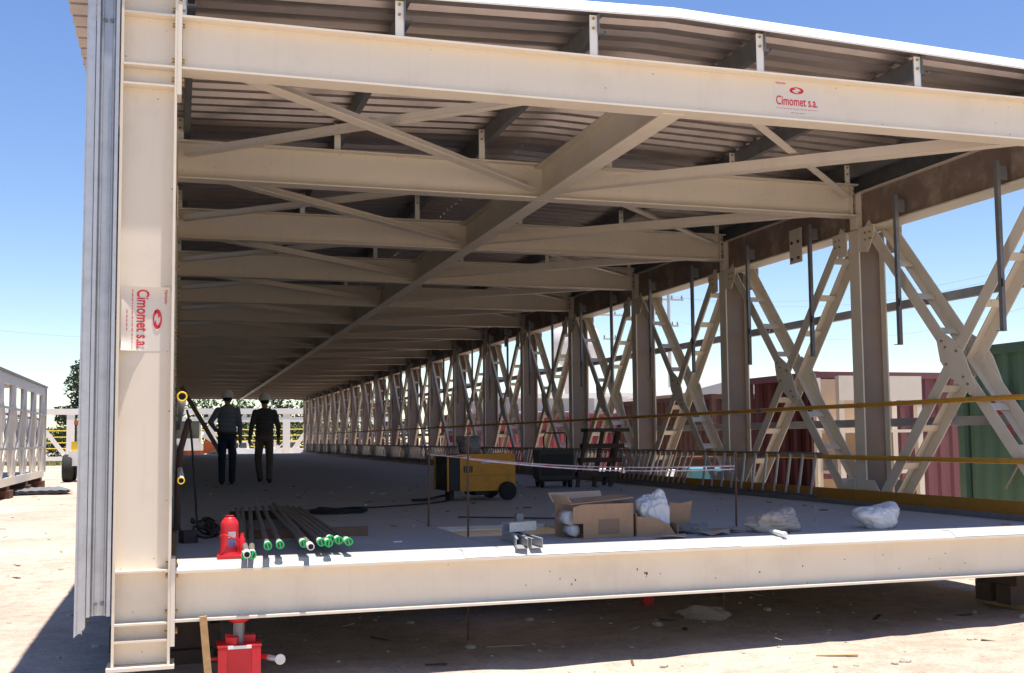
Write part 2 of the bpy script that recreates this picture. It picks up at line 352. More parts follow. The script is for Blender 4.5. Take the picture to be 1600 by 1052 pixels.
for (xa, xb, right) in ((7.935, 8.275, True), (-.355, -.005, False)):
    DM = {(dn, wb): diagonal(xa, xb, dn, wb) for dn in (True, False) for wb in (True, False)}
    for i in range(N):
        for dn in (True, False):
            wb = right and i < 11
            me, bme, bats = DM[(dn, wb)]
            o = ob('brace', me, BR, (0, i*P+YC-.1, 0))
            if wb:
                for c in bats: ob('batten', bme, o, c)
    # gusset plates
    cy, cz = P/2+.1, 1.65
    u = Vector((0, .62, .78)); v_ = Vector((0, -.78, .62))
    def gus(xf, sg):
        m = MB()
        pts = [Vector((xf, cy, cz))+u*a+v_*b_ for a, b_ in ((-.48, -.06), (-.12, -.17), (.1, -.17), (.3, -.07), (.3, .07), (.1, .15), (-.12, .15), (-.48, .06))]
        m.ext(pts, (.01*sg, 0, 0), 'cream')
        for a, b_ in ((-.38, 0), (-.28, 0), (.24, 0), (.15, 0), (0, .1), (0, -.11)):
            m.bolt(Vector((xf+(.01*sg if sg < 0 else 0), cy, cz))+u*a+v_*b_+Vector((.01 if sg > 0 else 0, 0, 0)), (sg, 0, 0), .013)
        return m.mesh('gusset')
    g1, g2 = gus(xa-.004, -1), gus(xb+.004, 1)
    def gtop(xf, sg, z0, z1):
        m = MB()
        if z1 > 2: pl_ = [[(-.03, z1), (-.33, z1), (-.33, z0+.2), (-.2, z0), (-.03, z0+.02)], [(.23, z1), (.53, z1), (.53, z0+.2), (.4, z0), (.23, z0+.02)]]
        else: pl_ = [[(-.34, z0), (-.34, z1-.2), (-.16, z1), (-.02, z1), (-.02, z0)], [(.54, z0), (.54, z1-.2), (.36, z1), (.22, z1), (.22, z0)]]
        res = []
        for pp, ysb in zip(pl_, ((-.26, -.17), (.37, .46))):
            m = MB().ext([(xf, y, z) for y, z in pp], (.01*sg, 0, 0), 'cream')
            for y in ysb:
                for k in range(2): m.bolt((xf+.01*sg, y, z0+.15+.08*k), (sg, 0, 0), .013)
            res.append(m.mesh('gusset'))
        return res
    gt = [gtop(xa-.017, -1, 3.02, 3.33), gtop(xb+.017, 1, 3.02, 3.33), gtop(xa-.017, -1, -.16, .3), gtop(xb+.017, 1, -.16, .3)]
    for i in range(N):
        ob('gusset', g1, BR, (0, i*P, 0)); ob('gusset', g2, BR, (0, i*P, 0))
        if i:
            for q_ in gt:
                for q2 in q_: ob('gusset', q2, BR, (0, i*P, 0))

# roof bracing: crossed angles in both halves of each bay
def rbrace(p, q, wd=.125):
    m = MB(); p, q = Vector(p), Vector(q); a = (q-p).normalized(); sd = Vector((0, 0, 1)).cross(a).normalized()
    m.bar(p, q, wd, .01, 'cream', sd)
    e_ = sd*(wd/2-.005)+Vector((0, 0, wd/2-.008)); m.bar(p+e_, q+e_, .01, wd-.03, 'cream', sd)
    return m.mesh('roof_brace')
rb = [rbrace((.5, .215, 3.52), (XM-.16, P-.02, 3.57)), rbrace((3.3, .215, 3.66), (.1, P-.02, 3.71), .085),
      rbrace((XM+.6, .215, 3.66), (7.78, P-.02, 3.71), .085), rbrace((7.5, .215, 3.52), (XM+.16, P-.02, 3.57))]
for i in range(N):
    for me in rb: ob('roof_brace', me, BR, (0, i*P, 0))

# purlins on cleats, roof sheets
PX = [.07, 1.66, 3.24, 4.74, 6.30, 7.86]
for k, x in enumerate(PX):
    zt = roof_z(x)-.045; zb_ = zt-.17
    m = MB(); Lp = 16.3
    m.box(x, x+.06, 0, Lp, zt-.004, zt, 'galvd'); m.box(x, x+.06, 0, Lp, zb_, zb_+.004, 'galvd'); m.box(x, x+.004, .0, Lp, zb_+.004, zt-.004, 'galvd')
    m.box(x+.056, x+.06, 0, Lp, zb_+.004, zb_+.025, 'galvd')
    me = m.mesh('purlin')
    for j in range(4): ob('purlin', me, BR, (0, .012+j*16.32, 0))
    m = MB().box(x-.008, x-.0005, .04, .14, ZT+.0005, zt-.01, 'galv').box(x-.07, x-.008, .04, .047, ZT+.0005, zt-.02, 'creamw')
    for z in (zt-.05, zt-.13): m.bolt((x-.04, .04, z), (0, -1, 0), .011)
    me = m.mesh('cleat')
    for i in range(N+1): ob('cleat', me, BR, (0, i*P, 0))
pitch = .25
def sheet(x0, x1, nr=4):
    prof = []
    for k in range(nr):
        y = k*pitch; prof += [(y, 0), (y+.06, 0), (y+.085, .042), (y+.22, .042), (y+.249, 0)]
    prof.append((nr*pitch+.02, .0))
    m = MB(); vs = []
    for t in (0, .0012):
        for y, h in prof:
            for x in (x0, x1): vs.append((x, y, roof_z(x)-.042+h+t))
    n_ = len(prof); fs = []
    for i in range(n_-1):
        fs.append((2*i, 2*i+1, 2*i+3, 2*i+2)); o = 2*n_; fs.append((o+2*i, o+2*i+2, o+2*i+3, o+2*i+1))
    m.poly(vs, fs, 'roof'); return m.mesh('roof_sheet')
sa, sb = sheet(-.78, XM), sheet(XM+.001, 8.75)
ns_ = int(64.9/(4*pitch))
for j in range(ns_+1):
    y = .005+j*4*pitch; dz = .002*(j % 2)
    ob('roof_sheet', sa, BR, (0, y, dz)); ob('roof_sheet', sb, BR, (0, y, dz))
for x0, x1 in ((-.79, XM), (XM, 8.76)):
    m = MB(); z0, z1 = roof_z(x0), roof_z(x1)
    m.ext([(x0, -.02, z0-.045), (x0, -.015, z0-.06), (x0, .055, z0+.045), (x0, .055, z0+.057)], (x1-x0, 0, z1-z0), 'white')  # white and tilted: brightness of the sunlit roof edge put into colour and shape
    m.build('roof_trim', BR)

for i in range(5):
    MB().box(8.12, 8.124, .03+i*13.0, .03+(i+1)*13.0-.02, 3.79, roof_z(8.12)-.05, 'galvd').box(8.06, 8.12, .03+i*13.0, .03+(i+1)*13.0-.02, 3.79, 3.794, 'galvd').build('fascia', BR)
# deck plates, front edge strip, hatch
def plate(x0, x1, y0, y1): return MB().box(x0+.005, x1-.005, y0+.005, y1-.005, -.03, 0, 'deck')
DX = [.02, 2.42, 4.95, 7.74]
for a, b_ in zip(DX[:-1], DX[1:]):
    me = plate(a, b_, 0, P).mesh('deck_plate')
    for i in range(1, N): ob('deck_plate', me, BR, (0, i*P+.1, 0))
for r_ in ((.04, 2.42, .19, 3.5), (2.42, 4.95, .19, 1.22), (3.5, 4.95, 1.22, 2.32), (2.42, 4.95, 2.32, 3.5), (4.95, 7.74, .19, 3.5)):
    plate(*r_).build('deck_plate', BR)
MB().box(2.42, 3.5, 2.328, 2.338, -.045, -.0305, 'galv').ibeam((2.3, 2.43, -.2), (4.0, 2.43, -.2), .15, .32, .012, .008, 'cream').build('joist', BR)
for x in (1.3, 2.36, 5.0, 6.4):
    me = MB().ibeam((x, .22, -.14), (x, P-.01, -.14), .1, .2, .01, .008, 'cream').mesh('joist')
    for i in range(N): ob('joist', me, BR, (0, i*P, 0))
x = .03; k = 0
for x1 in (2.1, 4.4, 6.45, 8.2):
    MB().ext([(x+.002, y_, z_+.003*(k % 2)) for y_, z_ in ((.012, -.048), (.03, -.036), (.085, -.004), (.1, 0), (.188, 0), (.188, -.048))], (x1-x-.004, 0, 0), 'zinc').build('edge_strip', BR); x = x1; k += 1
# right-hand kerb, toe board, handrails
me = MB().box(7.745, 7.80, .19, P+.19, -.02, .055, 'galvd').mesh('kerb'); t2 = MB().box(7.858, 7.866, .0, P-.004, -.02, .18, 'ochre').mesh('toe_board')
for i in range(N):
    ob('kerb', me, BR, (0, i*P, 0)); ob('toe_board', t2, BR, (0, i*P+.2, 0))
for z in (1.19, .565):
    me = MB().tube([(7.888, 0, z), (7.888, 2*P-.02, z)], .028, 'railyel', 10).mesh('handrail'); cp = MB().tube([(7.888, -.06, z), (7.888, .05, z)], .034, 'galvd', 10).mesh('rail_coupling')
    for i in range(0, N-1, 2): o = ob('handrail', me, BR, (0, i*P-1.0, 0)); ob('rail_coupling', cp, o, (0, 0, 0))
    ob('handrail', MB().tube([(7.888, 0, z), (7.888, P, z)], .028, 'railyel', 10).mesh('handrail'), BR, (0, (N-1)*P-1.0, 0))
# left-hand rails: cream pipes on short brackets
for z, r_ in ((1.15, .034), (.57, .024)):
    m = MB().tube([(.07, -.06, z), (.07, 20, z)], r_, 'creamw', 12, False).lathe([(r_*1.04, 0), (r_*1.08, .01), (r_*1.04, 0), (r_*.74, 0), (r_*.72, .02)], 'yelrail', 16, (.07, -.064, z), 'y', True, False)
    m.poly([(.07+r_*.8*math.cos(a), -.05, z+r_*.8*math.sin(a)) for a in [k*math.pi/6 for k in range(12)]], [list(range(12))], 'bore_shade')  # flat black disc, shade of the hollow rail put into its colour
    m.build('handrail', BR)
# hanging struts and outer girts on the right
m = MB().box(7.79, 7.83, 0, .004, 1.85, 3.55, 'galvd').box(7.79, 7.794, .004, .05, 1.85, 3.55, 'galvd').box(7.826, 7.83, .004, .05, 1.85, 3.55, 'galvd')
m.box(7.74, 7.83, -.004, .05, 1.842, 1.848, 'galvd').box(7.83, 7.925, .01, .04, 3.36, 3.5, 'galvd').box(7.785, 7.80, -.01, .0, 2.28, 2.36, 'black')
me = m.mesh('hanging_strut')
for i in range(N):
    for y in (.87, 2.49): ob('hanging_strut', me, BR, (0, i*P+y, 0))
for z in (2.38, .98):
    me = MB().box(8.295, 8.30, 0, P*2-.01, z-.05, z+.05, 'galv').box(8.30, 8.36, 0, P*2-.01, z+.045, z+.05, 'galv').box(8.30, 8.36, 0, P*2-.01, z-.05, z-.045, 'galv').mesh('girt')
    for i in range(0, N, 2): ob('girt', me, BR, (0, i*P-.6, 0))
# left wall: galvanised channel post and corrugated cladding
m = MB()
m.box(-.53, -.38, .03, .034, -.33, 4.0, 'galv').box(-.384, -.38, -.03, .03, -.33, 4.0, 'galv').box(-.53, -.526, -.03, .03, -.33, 4.0, 'galv')
m.box(-.402, -.384, -.03, -.027, -.33, 4.0, 'galv').box(-.526, -.508, -.03, -.027, -.33, 4.0, 'galv')
m.lathe([(.012, -.33), (.012, 4.0)], 'galv', 8, (-.494, .03, 0)).lathe([(.012, -.33), (.012, 4.0)], 'galv', 8, (-.416, .03, 0))
for z in (-.25, 3.8):
    for x in (-.475, -.435): m.bolt((x, .03, z), (0, -1, 0), .014, 'galvd')
m.build('channel_post', BR)
def clad(Lc):
    prof = []
    k = int(Lc/.2)
    for j in range(k):
        y = j*.2; prof += [(0, y), (0, y+.05), (-.04, y+.075), (-.04, y+.155), (0, y+.18)]
    prof.append((0, k*.2+.02)); vs = []
    for t in (0, -.0015):
        for dx, y in prof:
            for z in (-.45, 3.92): vs.append((-.555+dx+t, y, z))
    n_ = len(prof); fs = []
    for i in range(n_-1): fs.append((2*i, 2*i+1, 2*i+3, 2*i+2)); o = 2*n_; fs.append((o+2*i, o+2*i+2, o+2*i+3, o+2*i+1))
    fs.append((0, 1, 2*n_+1, 2*n_))
    return MB().poly(vs, fs, 'galv').mesh('wall_sheet')
cme = clad(2.0)
for j in range(32): ob('wall_sheet', cme, BR, (-.002*(j % 2), .0+j*2.0, 0))
MB().poly([(-.605, -.035, -.46), (-.56, -.02, -.42), (-.535, -.02, -.4), (-.59, -.035, 4.1), (-.555, -.02, 4.1), (-.535, -.02, 4.1), (-.605, .01, -.46), (-.59, .01, 4.1)], [(0, 1, 4, 3), (1, 2, 5, 4), (6, 0, 3, 7)], 'galv').box(-.585, -.58, -.034, -.024, -.44, 4.0, 'galv').build('edge_flashing', BR)
for z in (.4, 1.7, 3.0):
    MB().box(-.552, -.372, .04, .16, z, z+.05, 'galvd').build('girt', BR)

# stickers
def text_mesh(txt, size, k, sx=1, bold=.0):
    cu = bpy.data.curves.new('t', 'FONT'); cu.body = txt; cu.size = size; cu.resolution_u = 3; cu.offset = bold; cu.extrude = .0004
    o = bpy.data.objects.new('t', cu); C.objects.link(o); bpy.context.view_layer.update()
    me = bpy.data.meshes.new_from_object(o.evaluated_get(bpy.context.evaluated_depsgraph_get()))
    bpy.data.objects.remove(o); me.materials.clear(); me.materials.append(MT[k])
    xs_ = [v.co.x for v in me.vertices]; w_ = max(xs_)-min(xs_); x0 = min(xs_)
    for v in me.vertices: v.co.x = (v.co.x-x0)*sx
    me['w'] = w_*sx
    return me
def sticker(parent, origin, ex, ez, nrm, W_, peel=False):
    """flat maker sticker: red ellipse emblem above red lettering. W_ = lettering width"""
    ex, ez, nrm = Vector(ex), Vector(ez), Vector(nrm); o = Vector(origin)
    Mx = Matrix((ex, ez, nrm)).transposed().to_4x4(); Mx.translation = o
    H = W_*.66
    def T(p): return Mx @ Vector(p)
    film = MB()
    if peel:
        nxs, nzs = 12, 10; vs = []
        for j in range(nzs+1):
            for i in range(nxs+1):
                u_, v_ = i/nxs, j/nzs; h = .001
                h += .045*max(0, (.34-v_)/.34)**1.6*(.75+.25*math.sin(u_*5))+.02*max(0, (.08-u_)/.08)+.03*max(0, (u_-.85)/.15)*max(0, (.5-v_)/.5)
                vs.append(T((-W_*.05+u_*W_*1.1, -H*.26+v_*H*1.2, h)))
        film.poly(vs, [(j*(nxs+1)+i, j*(nxs+1)+i+1, (j+1)*(nxs+1)+i+1, (j+1)*(nxs+1)+i) for j in range(nzs) for i in range(nxs)], 'paper', True)
    else:
        film.ext([T((-W_*.05, -H*.2, .0004)), T((W_*1.05, -H*.2, .0004)), T((W_*1.05, H, .0004)), T((-W_*.05, H, .0004))], nrm*.0006, 'paper')
    f = film.build('sticker', parent)
    zz = .005 if peel else .0022
    def put(me, x, y):
        for v in me.vertices:
            px, py = v.co.x+x, v.co.y+y; h = 0
            if peel:
                u_ = (px+W_*.05)/(W_*1.1); v2 = (py+H*.26)/(H*1.2)
                h = .045*max(0, (.34-v2)/.34)**1.6*(.75+.25*math.sin(u_*5))+.02*max(0, (.08-u_)/.08)+.03*max(0, (u_-.85)/.15)*max(0, (.5-v2)/.5)
            v.co = T((px, py, v.co.z+zz+h))
        return ob('lettering', me, f)
    me = text_mesh('Cimomet s.a.', W_*.28, 'redp', .8, W_*.0035); s_ = W_/me['w']
    for v in me.vertices: v.co.x *= s_
    put(me, 0, H*.12)
    me = text_mesh('Fabricante:', W_*.07, 'redp', .8); put(me, 0, H*.8)
    # faint fine print: too small to read, thin broken strokes
    for y, x0, x1 in ((H*.0, .0, 1.0), (-H*.13, .35, .68)):
        x = x0
        while x < x1:
            l = random.uniform(.02, .07); m_ = bpy.data.meshes.new('fine_print')
            m_.from_pydata([(0, 0, 0), (l*W_, 0, 0), (l*W_, W_*.011, 0), (0, W_*.011, 0)], [], [(0, 1, 2, 3)]); m_.materials.append(MT['redp']); put(m_, x*W_, y).name = 'fine_print'
            x += l+.02
    def swoosh(a0, a1, ri, ro_, cx, cy):
        pts = []; K = 14
        for k in range(K+1): a = a0+(a1-a0)*k/K; pts.append((cx+W_*.17*math.cos(a), cy+W_*.075*math.sin(a), 0))
        for k in range(K+1):
            a = a1+(a0-a1)*k/K; t = abs((a-a0)/(a1-a0)); q = ri+(ro_-ri)*t
            pts.append((cx+W_*.17*q*math.cos(a), cy+W_*.075*q*math.sin(a), 0))
        m_ = bpy.data.meshes.new('emblem'); K2 = K+1
        m_.from_pydata(pts, [], [(k, k+1, 2*K2-2-k, 2*K2-1-k) for k in range(K)]); m_.materials.append(MT['redp']); return m_
    for a0, a1, ri, ro_ in ((R(115), R(215), .15, .8), (R(20), R(112), .55, .75), (R(-65), R(35), .15, .8), (R(200), R(292), .55, .75)):
        put(swoosh(a0, a1, ri, ro_, W_*.5, H*.62), 0, 0).name = 'emblem'
    return f
sticker(fb, (4.875, .0948, 3.615), (1, 0, 0), (0, 0, 1), (0, -1, 0), .40)
sticker(front_col, (-.272, .0938, 1.905), (0, 0, -1), (1, 0, 0), (0, -1, 0), .41, True)

# ------------------------------------------------------------------ leaning railing panels
ORD = ['first', 'second', 'third', 'fourth', 'fifth', 'sixth', 'seventh', 'eighth', 'ninth', 'tenth', 'eleventh', 'twelfth', 'thirteenth', 'fourteenth', 'fifteenth', 'sixteenth', 'seventeenth']
NB = 11
def rail_panel(lean):
    bar_ = MB().tube([(0, 0, .055), (.0, -lean, .575)], .019, 'zinc', 6).mesh('bar')
    top = MB().tube([(0, -.1-lean, .575), (0, 3.3-lean, .575)], .016, 'galvd', 6).mesh('top_rail'); bot = MB().box(-.02, .02, -.1, 3.3, .03, .056, 'galvd').mesh('bottom_rail')
    return bar_, top, bot
pa, pb_ = rail_panel(.14), rail_panel(.38)
for i in range(17):
    k = pa if i == 0 else pb_
    lab = 'grey barred railing panel against the truss, nearest one with almost upright bars' if i == 0 else ORD[i]+' slant-barred grey railing panel from the near end along the right truss'
    t = thing('railing_panel', lab, 'railing', (7.83, 4.45+i*3.42+(.3 if i else 0), 0.03), 0, None if i == 0 else 'slanting railing panels along the truss')
    ob('top_rail', k[1], t); ob('bottom_rail', k[2], t)
    for j in range(NB if i == 0 else 16): ob('bar', k[0], t, (0, .02+j*(.305 if i == 0 else .205), 0))

# ------------------------------------------------------------------ things on the deck
# bottle jack
J = thing('bottle_jack', 'small red bottle jack standing on the sunlit deck edge', 'jack', (.41, .235, .004))
MB().box(-.085, .085, -.08, .08, 0, .02, 'red').build('base', J)
MB().lathe([(.075, .02), (.066, .05), (.064, .2), (.064, .235), (.056, .262), (.042, .276), (.04, .286), (.02, .29)], 'red', 24).build('cylinder', J)
MB().lathe([(.02, .285), (.02, .292), (.03, .293), (.03, .301)], 'red', 16).build('ram', J)
MB().lathe([(.022, .02), (.022, .13), (.015, .14), (.012, .17)], 'red', 12, (.088, .02, 0)).build('pump', J)
MB().tube([((.066+.008)*math.cos(a), (.066+.008)*math.sin(a), .148-.02*math.sin(2*(a+1.4))) for a in [R(-160+k*14) for k in range(10)]], .004, 'red', 6).build('handle_clip', J)
def wrap(z0, z1, a0, a1, k):
    vs = []; K = 8
    for i in range(K+1):
        a = a0+(a1-a0)*i/K
        for z in (z0, z1): vs.append((.0665*math.cos(a), .0665*math.sin(a), z))
    return MB().poly(vs, [(2*i, 2*i+2, 2*i+3, 2*i+1) for i in range(K)], k, True)
wrap(.145, .188, R(-100), R(-52), 'print_grey').build('label_plate', J); wrap(.085, .138, R(-100), R(-52), 'print_blue').build('label_plate', J)

# pipes with green caps over timber
pipes = [((.50, -.14, .055), (.72, 4.3, .115), 1), ((.535, -.30, .07), (.80, 4.2, .115), 1), ((.50, -.32, .075), (.66, 4.25, .115), 0),
 ((.66, -.03, .10), (.87, 4.35, .115), 1), ((.75, .03, .10), (.95, 4.4, .115), 1), ((.92, .06, .10), (1.02, 4.4, .115), 1), ((.94, -.20, .10), (1.06, 4.3, .15), 0),
 ((1.05, .10, .10), (1.11, 4.3, .115), 1), ((1.095, .04, .098), (1.15, 4.2, .115), 1), ((1.13, .20, .112), (1.20, 4.25, .115), 1), ((1.185, .16, .105), (1.25, 4.1, .115), 1), ((1.245, .08, .10), (1.30, 4.0, .115), 1)]
order = ['leftmost steel pipe with green end cap, hanging lowest beside the red jack', 'green-capped steel pipe crossing over the deck edge right of the jack, front end lowest', 'uncapped steel pipe lying under two green-capped ones beside the jack',
 'first single green-capped pipe right of the jack', 'second single green-capped pipe right of the jack', 'green-capped pipe touching the open-ended one in the right-hand bunch', 'open-ended steel pipe in the middle of the right-hand bunch',
 'green-capped pipe just right of the open-ended pipe', 'green-capped pipe whose end overlaps two others in the right-hand bunch', 'green-capped pipe lying highest in the right-hand bunch', 'second green-capped pipe from the right end of the bunch', 'rightmost steel pipe with green end cap']
for (a, b_, cap), lab in zip(pipes, order):
    a, b_ = Vector(a), Vector(b_); d = (b_-a).normalized()
    t = thing('steel_pipe', lab, 'pipe', a, 0, 'steel pipes laid out on the deck')
    MB().tube([(0, 0, 0), b_-a], .021, 'pipe', 12, True).build('tube', t)
    MB().tube([-d*.004, d*.12], .0255, 'pipew', 12, True).build('thread_wrap', t)
    if cap:
        m = MB().tube([-d*.016, d*.022], .0295, 'green', 14, True); c = -d*.0165
        m.build('end_cap', t)
        sd = d.cross(Vector((0, 0, 1))).normalized(); u_ = sd.cross(d); q = (u_+sd*random.uniform(-.4, .4)).normalized(); q2 = d.cross(q)
        MB().poly([c-d*.0006+(q2*math.cos(k)+q*math.sin(k))*.021 for k in [j*math.pi/6 for j in range(12)]], [list(range(12))], 'dark').build('recess_shade_disc', t)  # flat dark disc on the cap face, recess shade put into the colour
        MB().obox(c-d*.0015, q*.02, q2*.0045, d*.001, 'green').build('cap_bar', t)
    else:
        MB().poly([-d*.0048+(d.orthogonal().normalized()*math.cos(k)+d.cross(d.orthogonal().normalized())*math.sin(k))*.019 for k in [j*math.pi/6 for j in range(12)]], [list(range(12))], 'bore_shade').build('bore_shade_disc', t)  # flat disc closing the pipe, its inner shade painted black
tag(MB().box(-.55, .5, -.045, .045, 0, .078, 'woodb').build('timber_bearer', None, (1.15, 1.72, 0), (0, 0, R(-3))), 'brown timber bearer under the front of the pipes', 'timber')
tag(MB().box(-.42, .42, -.045, .045, 0, .093, 'woodd').build('timber_bearer', None, (1.0, 4.1, 0), (0, 0, R(-2))), 'dark timber bearer under the far end of the pipes', 'timber')
tag(MB().box(-.06, .06, -.07, .07, 0, .1, 'woodd').build('timber_block', None, (.14, 1.6, 0), (0, 0, .3)), 'dark timber block by the front column foot', 'timber')

# cables
def cable(name, pts, r_, label, k='black'):
    cu = []
    for i in range(len(pts)-1):
        p0, p1, p2, p3 = [Vector(pts[max(0, min(len(pts)-1, i+j))]) for j in (-1, 0, 1, 2)]
        for s_ in range(6):
            t = s_/6; cu.append(.5*((2*p1)+(-p0+p2)*t+(2*p0-5*p1+4*p2-p3)*t*t+(-p0+3*p1-3*p2+p3)*t**3))
    cu.append(Vector(pts[-1])); return tag(MB().tube(cu, r_, k, 6).build(name), label, 'cable')
coil = []
for k in range(70):
    a = k*.55; rr = .24+.06*math.sin(k*1.7); coil.append((1.78+rr*1.25*math.cos(a), 4.75+rr*.9*math.sin(a), .014+.05*abs(math.sin(k*.9))*(k/70)))
cable('cable_coil', coil, .012, 'black cable heaped in a loose coil behind the pipes')
cable('cable', [(.45, 2.6, .012), (.62, 4.9, .012), (1.0, 5.0, .012), (1.5, 4.9, .012), (1.9, 5.2, .012), (2.6, 5.6, .012), (3.3, 6.1, .012), (3.7, 6.9, .012)], .01, 'thin black cable running across the deck to the yellow machine')
tang = [(.15+.3*random.random(), 1.6+2.2*random.random(), .012+.06*random.random()) for k in range(22)]
cable('cable_tangle', tang, .011, 'black cable tangle on the deck beside the front column')
cable('hanging_cable', [(.12, 2.2, 1.12), (.16, 2.25, .9), (.2, 2.3, .4), (.24, 2.3, .05), (.4, 2.2, .012), (.3, 1.9, .012)], .01, 'black cable hanging from the left rail to the deck')
cable('floor_cable', [(2.9, 3.4, .012), (3.6, 2.9, .012), (4.2, 2.5, .012), (4.3, 2.4, .012)], .007, 'thin dark wire lying beyond the hatch')

# rods with barrier tape
rods = [((2.36, 2.42), .0, .95, 'thin rusty rod standing at the far corner of the deck hatch'), ((2.445, 1.262), G, .95, 'thin rusty rod rising through the near corner of the deck hatch to the ground'), ((5.02, 1.25), .0, .72, 'thin rusty rod standing behind the beige sack')]
for (x, y), z0, z1, lab in rods: tag(MB().tube([(x, y, z0), (x+.012, y, z1)], .009, 'rebar', 6).build('steel_rod'), lab, 'rod')
tag(MB().tube([(4.9, 1.3, G), (4.9, 1.3, -.42)], .008, 'rebar', 6).build('steel_rod'), 'thin rusty rod standing on the shaded ground under the right of the deck', 'rod')
def ribbon(name, pts, wd, label):
    m = MB(); vs = []; cu = []
    for i in range(len(pts)-1):
        a, b_ = Vector(pts[i]), Vector(pts[i+1])
        for s_ in range(14):
            t = s_/14; q = a.lerp(b_, t); q.z -= .05*math.sin(math.pi*t)*(b_-a).length/2.5; cu.append(q)
    cu.append(Vector(pts[-1]))
    for i, q in enumerate(cu):
        a = i*.5+math.sin(i*.7); d = Vector((.25*math.cos(a), .25*math.sin(a), .9)).normalized()*wd/2*(.5+.5*abs(math.sin(i*.37))); vs += [q-d, q+d]
    m.poly(vs, [(2*i, 2*i+2, 2*i+3, 2*i+1) for i in range(len(cu)-1)], 'tape', True); return tag(m.build(name), label, 'tape')
ribbon('barrier_tape', [(2.37, 2.42, .72), (2.455, 1.26, .70)], .014, 'short red and white barrier tape between the two hatch rods')
ribbon('barrier_tape', [(2.37, 2.41, .69), (5.03, 1.25, .56)], .013, 'long barrier tape from the far hatch rod to the rod by the sack')
ribbon('barrier_tape', [(2.455, 1.27, .66), (5.03, 1.26, .53)], .012, 'long barrier tape from the near hatch rod to the rod by the sack')

# yellow machine
Y_ = thing('welding_generator', 'yellow wheeled generator set with dark open end, on the deck', 'generator', (4.0, 6.75, 0), R(5))
def hexa(x0, x1, y0, y1, z0, z1, k, bev=.02):
    m = MB(); pts = [(x0+bev, z0), (x1-bev, z0), (x1, z0+bev), (x1, z1-bev), (x1-bev, z1), (x0+bev, z1), (x0, z1-bev), (x0, z0+bev)]
    return m.ext([(x, y0, z) for x, z in pts], (0, y1-y0, 0), k)
hexa(-.34, .46, -.3, .3, .13, .63, 'yellow').build('housing', Y_)
MB().box(-.345, .463, -.304, -.3005, .335, .347, 'ochre').build('seam', Y_)
MB().box(-.5, -.342, -.29, .29, .14, .6, 'black').box(-.52, -.5, -.3, -.27, .13, .62, 'yellow').box(-.52, -.5, .27, .3, .13, .62, 'yellow').build('control_end', Y_)
for k in range(4): MB().box(-.506, -.5005, -.24+.13*k, -.16+.13*k, .24, .5, 'dark').build('socket_panel', Y_)
for k in range(4): MB().box(-.29+.035*k, -.268+.035*k, -.308, -.3005, .38, .47, 'dark').build('louvre', Y_)
MB().box(-.04, .1, -.306, -.3005, .5, .56, 'print_grey').build('name_plate', Y_); MB().box(-.035, .095, -.308, -.3062, .528, .537, 'print_blue').build('name_plate_line', Y_)
MB().box(-.28, -.2, -.306, -.3005, .57, .6, 'cream').build('label_plate', Y_)
MB().box(-.1, .1, -.22, .22, .07, .129, 'black').build('sump', Y_)
for s_ in (-1, 1):
    wh = MB().lathe([(.06, -.035), (.11, -.035), (.125, -.02), (.125, .02), (.11, .035), (.06, .035)], 'rubber', 24, (.33, s_*.335, .125), 'y').build('wheel', Y_)
    MB().lathe([(.058, -.03), (.058, .037), (.02, .042)], 'galvd', 16, (.33, s_*.335, .125), 'y').build('rim', wh)
MB().box(-.42, -.36, -.1, .1, .0, .14, 'black').build('prop_stand', Y_)
MB().tube([(-.02, 0, .629), (-.0, 0, .69), (.05, 0, .71), (.1, 0, .69), (.12, 0, .629)], .012, 'black', 8).build('lifting_eye', Y_)
MB().tube([(-.45, -.1, .08), (-.8, -.2, .03), (-1.0, -.25, .03)], .018, 'black', 8).build('tow_bar', Y_)

def sack(name, loc, dims, k, label, seed, rz=0, rough=.22, ears=((.8, .3, .6), (-.7, .2, .5)), tilt=0):
    bm = bmesh.new(); bmesh.ops.create_icosphere(bm, subdivisions=5, radius=1); rot = Matrix.Rotation(tilt, 3, 'Y')
    for v in bm.verts:
        p = v.co.copy(); q = p*1.3+Vector((seed*7.1, seed*3.3, seed))
        pn = (abs(p.x)**3.2+abs(p.y)**3.2+abs(p.z)**3.2)**(1/3.2); h = 1/pn*.88          # pillow
        h *= 1+rough*.8*noise.noise(q*.8)
        cr_ = abs(noise.noise(q*1.9+Vector((0, 0, 2*noise.noise(q)))));  h -= rough*.28*max(0, 1-cr_/.16)
        cr_ = abs(noise.noise(q*4.1));  h -= rough*.05*max(0, 1-cr_/.14)
        for e_ in ears:
            e_ = Vector(e_).normalized(); t_ = max(0, p.dot(e_)-.9)/.1; h += .26*t_**1.3
        p = rot @ (p*h)
        v.co = Vector((p.x*dims[0], p.y*dims[1], p.z*dims[2]/2))
    lo = min(v.co.z for v in bm.verts)
    for v in bm.verts:
        z = v.co.z-lo-.12*dims[2]; v.co.z = max(z, z*.03+.002)
    me = bpy.data.meshes.new(name); bm.to_mesh(me); bm.free(); me.materials.append(MT[k])
    me.polygons.foreach_set('use_smooth', [True]*len(me.polygons))
    return tag(ob(name, me, None, loc, (0, 0, rz)), label, 'sack')
sack('plastic_sack', (3.92, 6.8, .632), (.17, .15, .32), 'plastg', 'grey crumpled plastic sack on top of the yellow generator', 3)
sack('plastic_sack', (6.12, .62, 0), (.215, .16, .26), 'plast', 'white stuffed plastic sack near the right end of the deck edge', 8, .15, .4, ((.75, 0, .75), (-.9, -.2, .35)), -.18)
sack('plastic_sack', (5.07, .66, 0), (.27, .15, .21), 'plastb', 'beige crumpled plastic sack lying on the deck', 5, .12, .5, ((.55, 0, .8), (-1, 0, .1)), -.12)

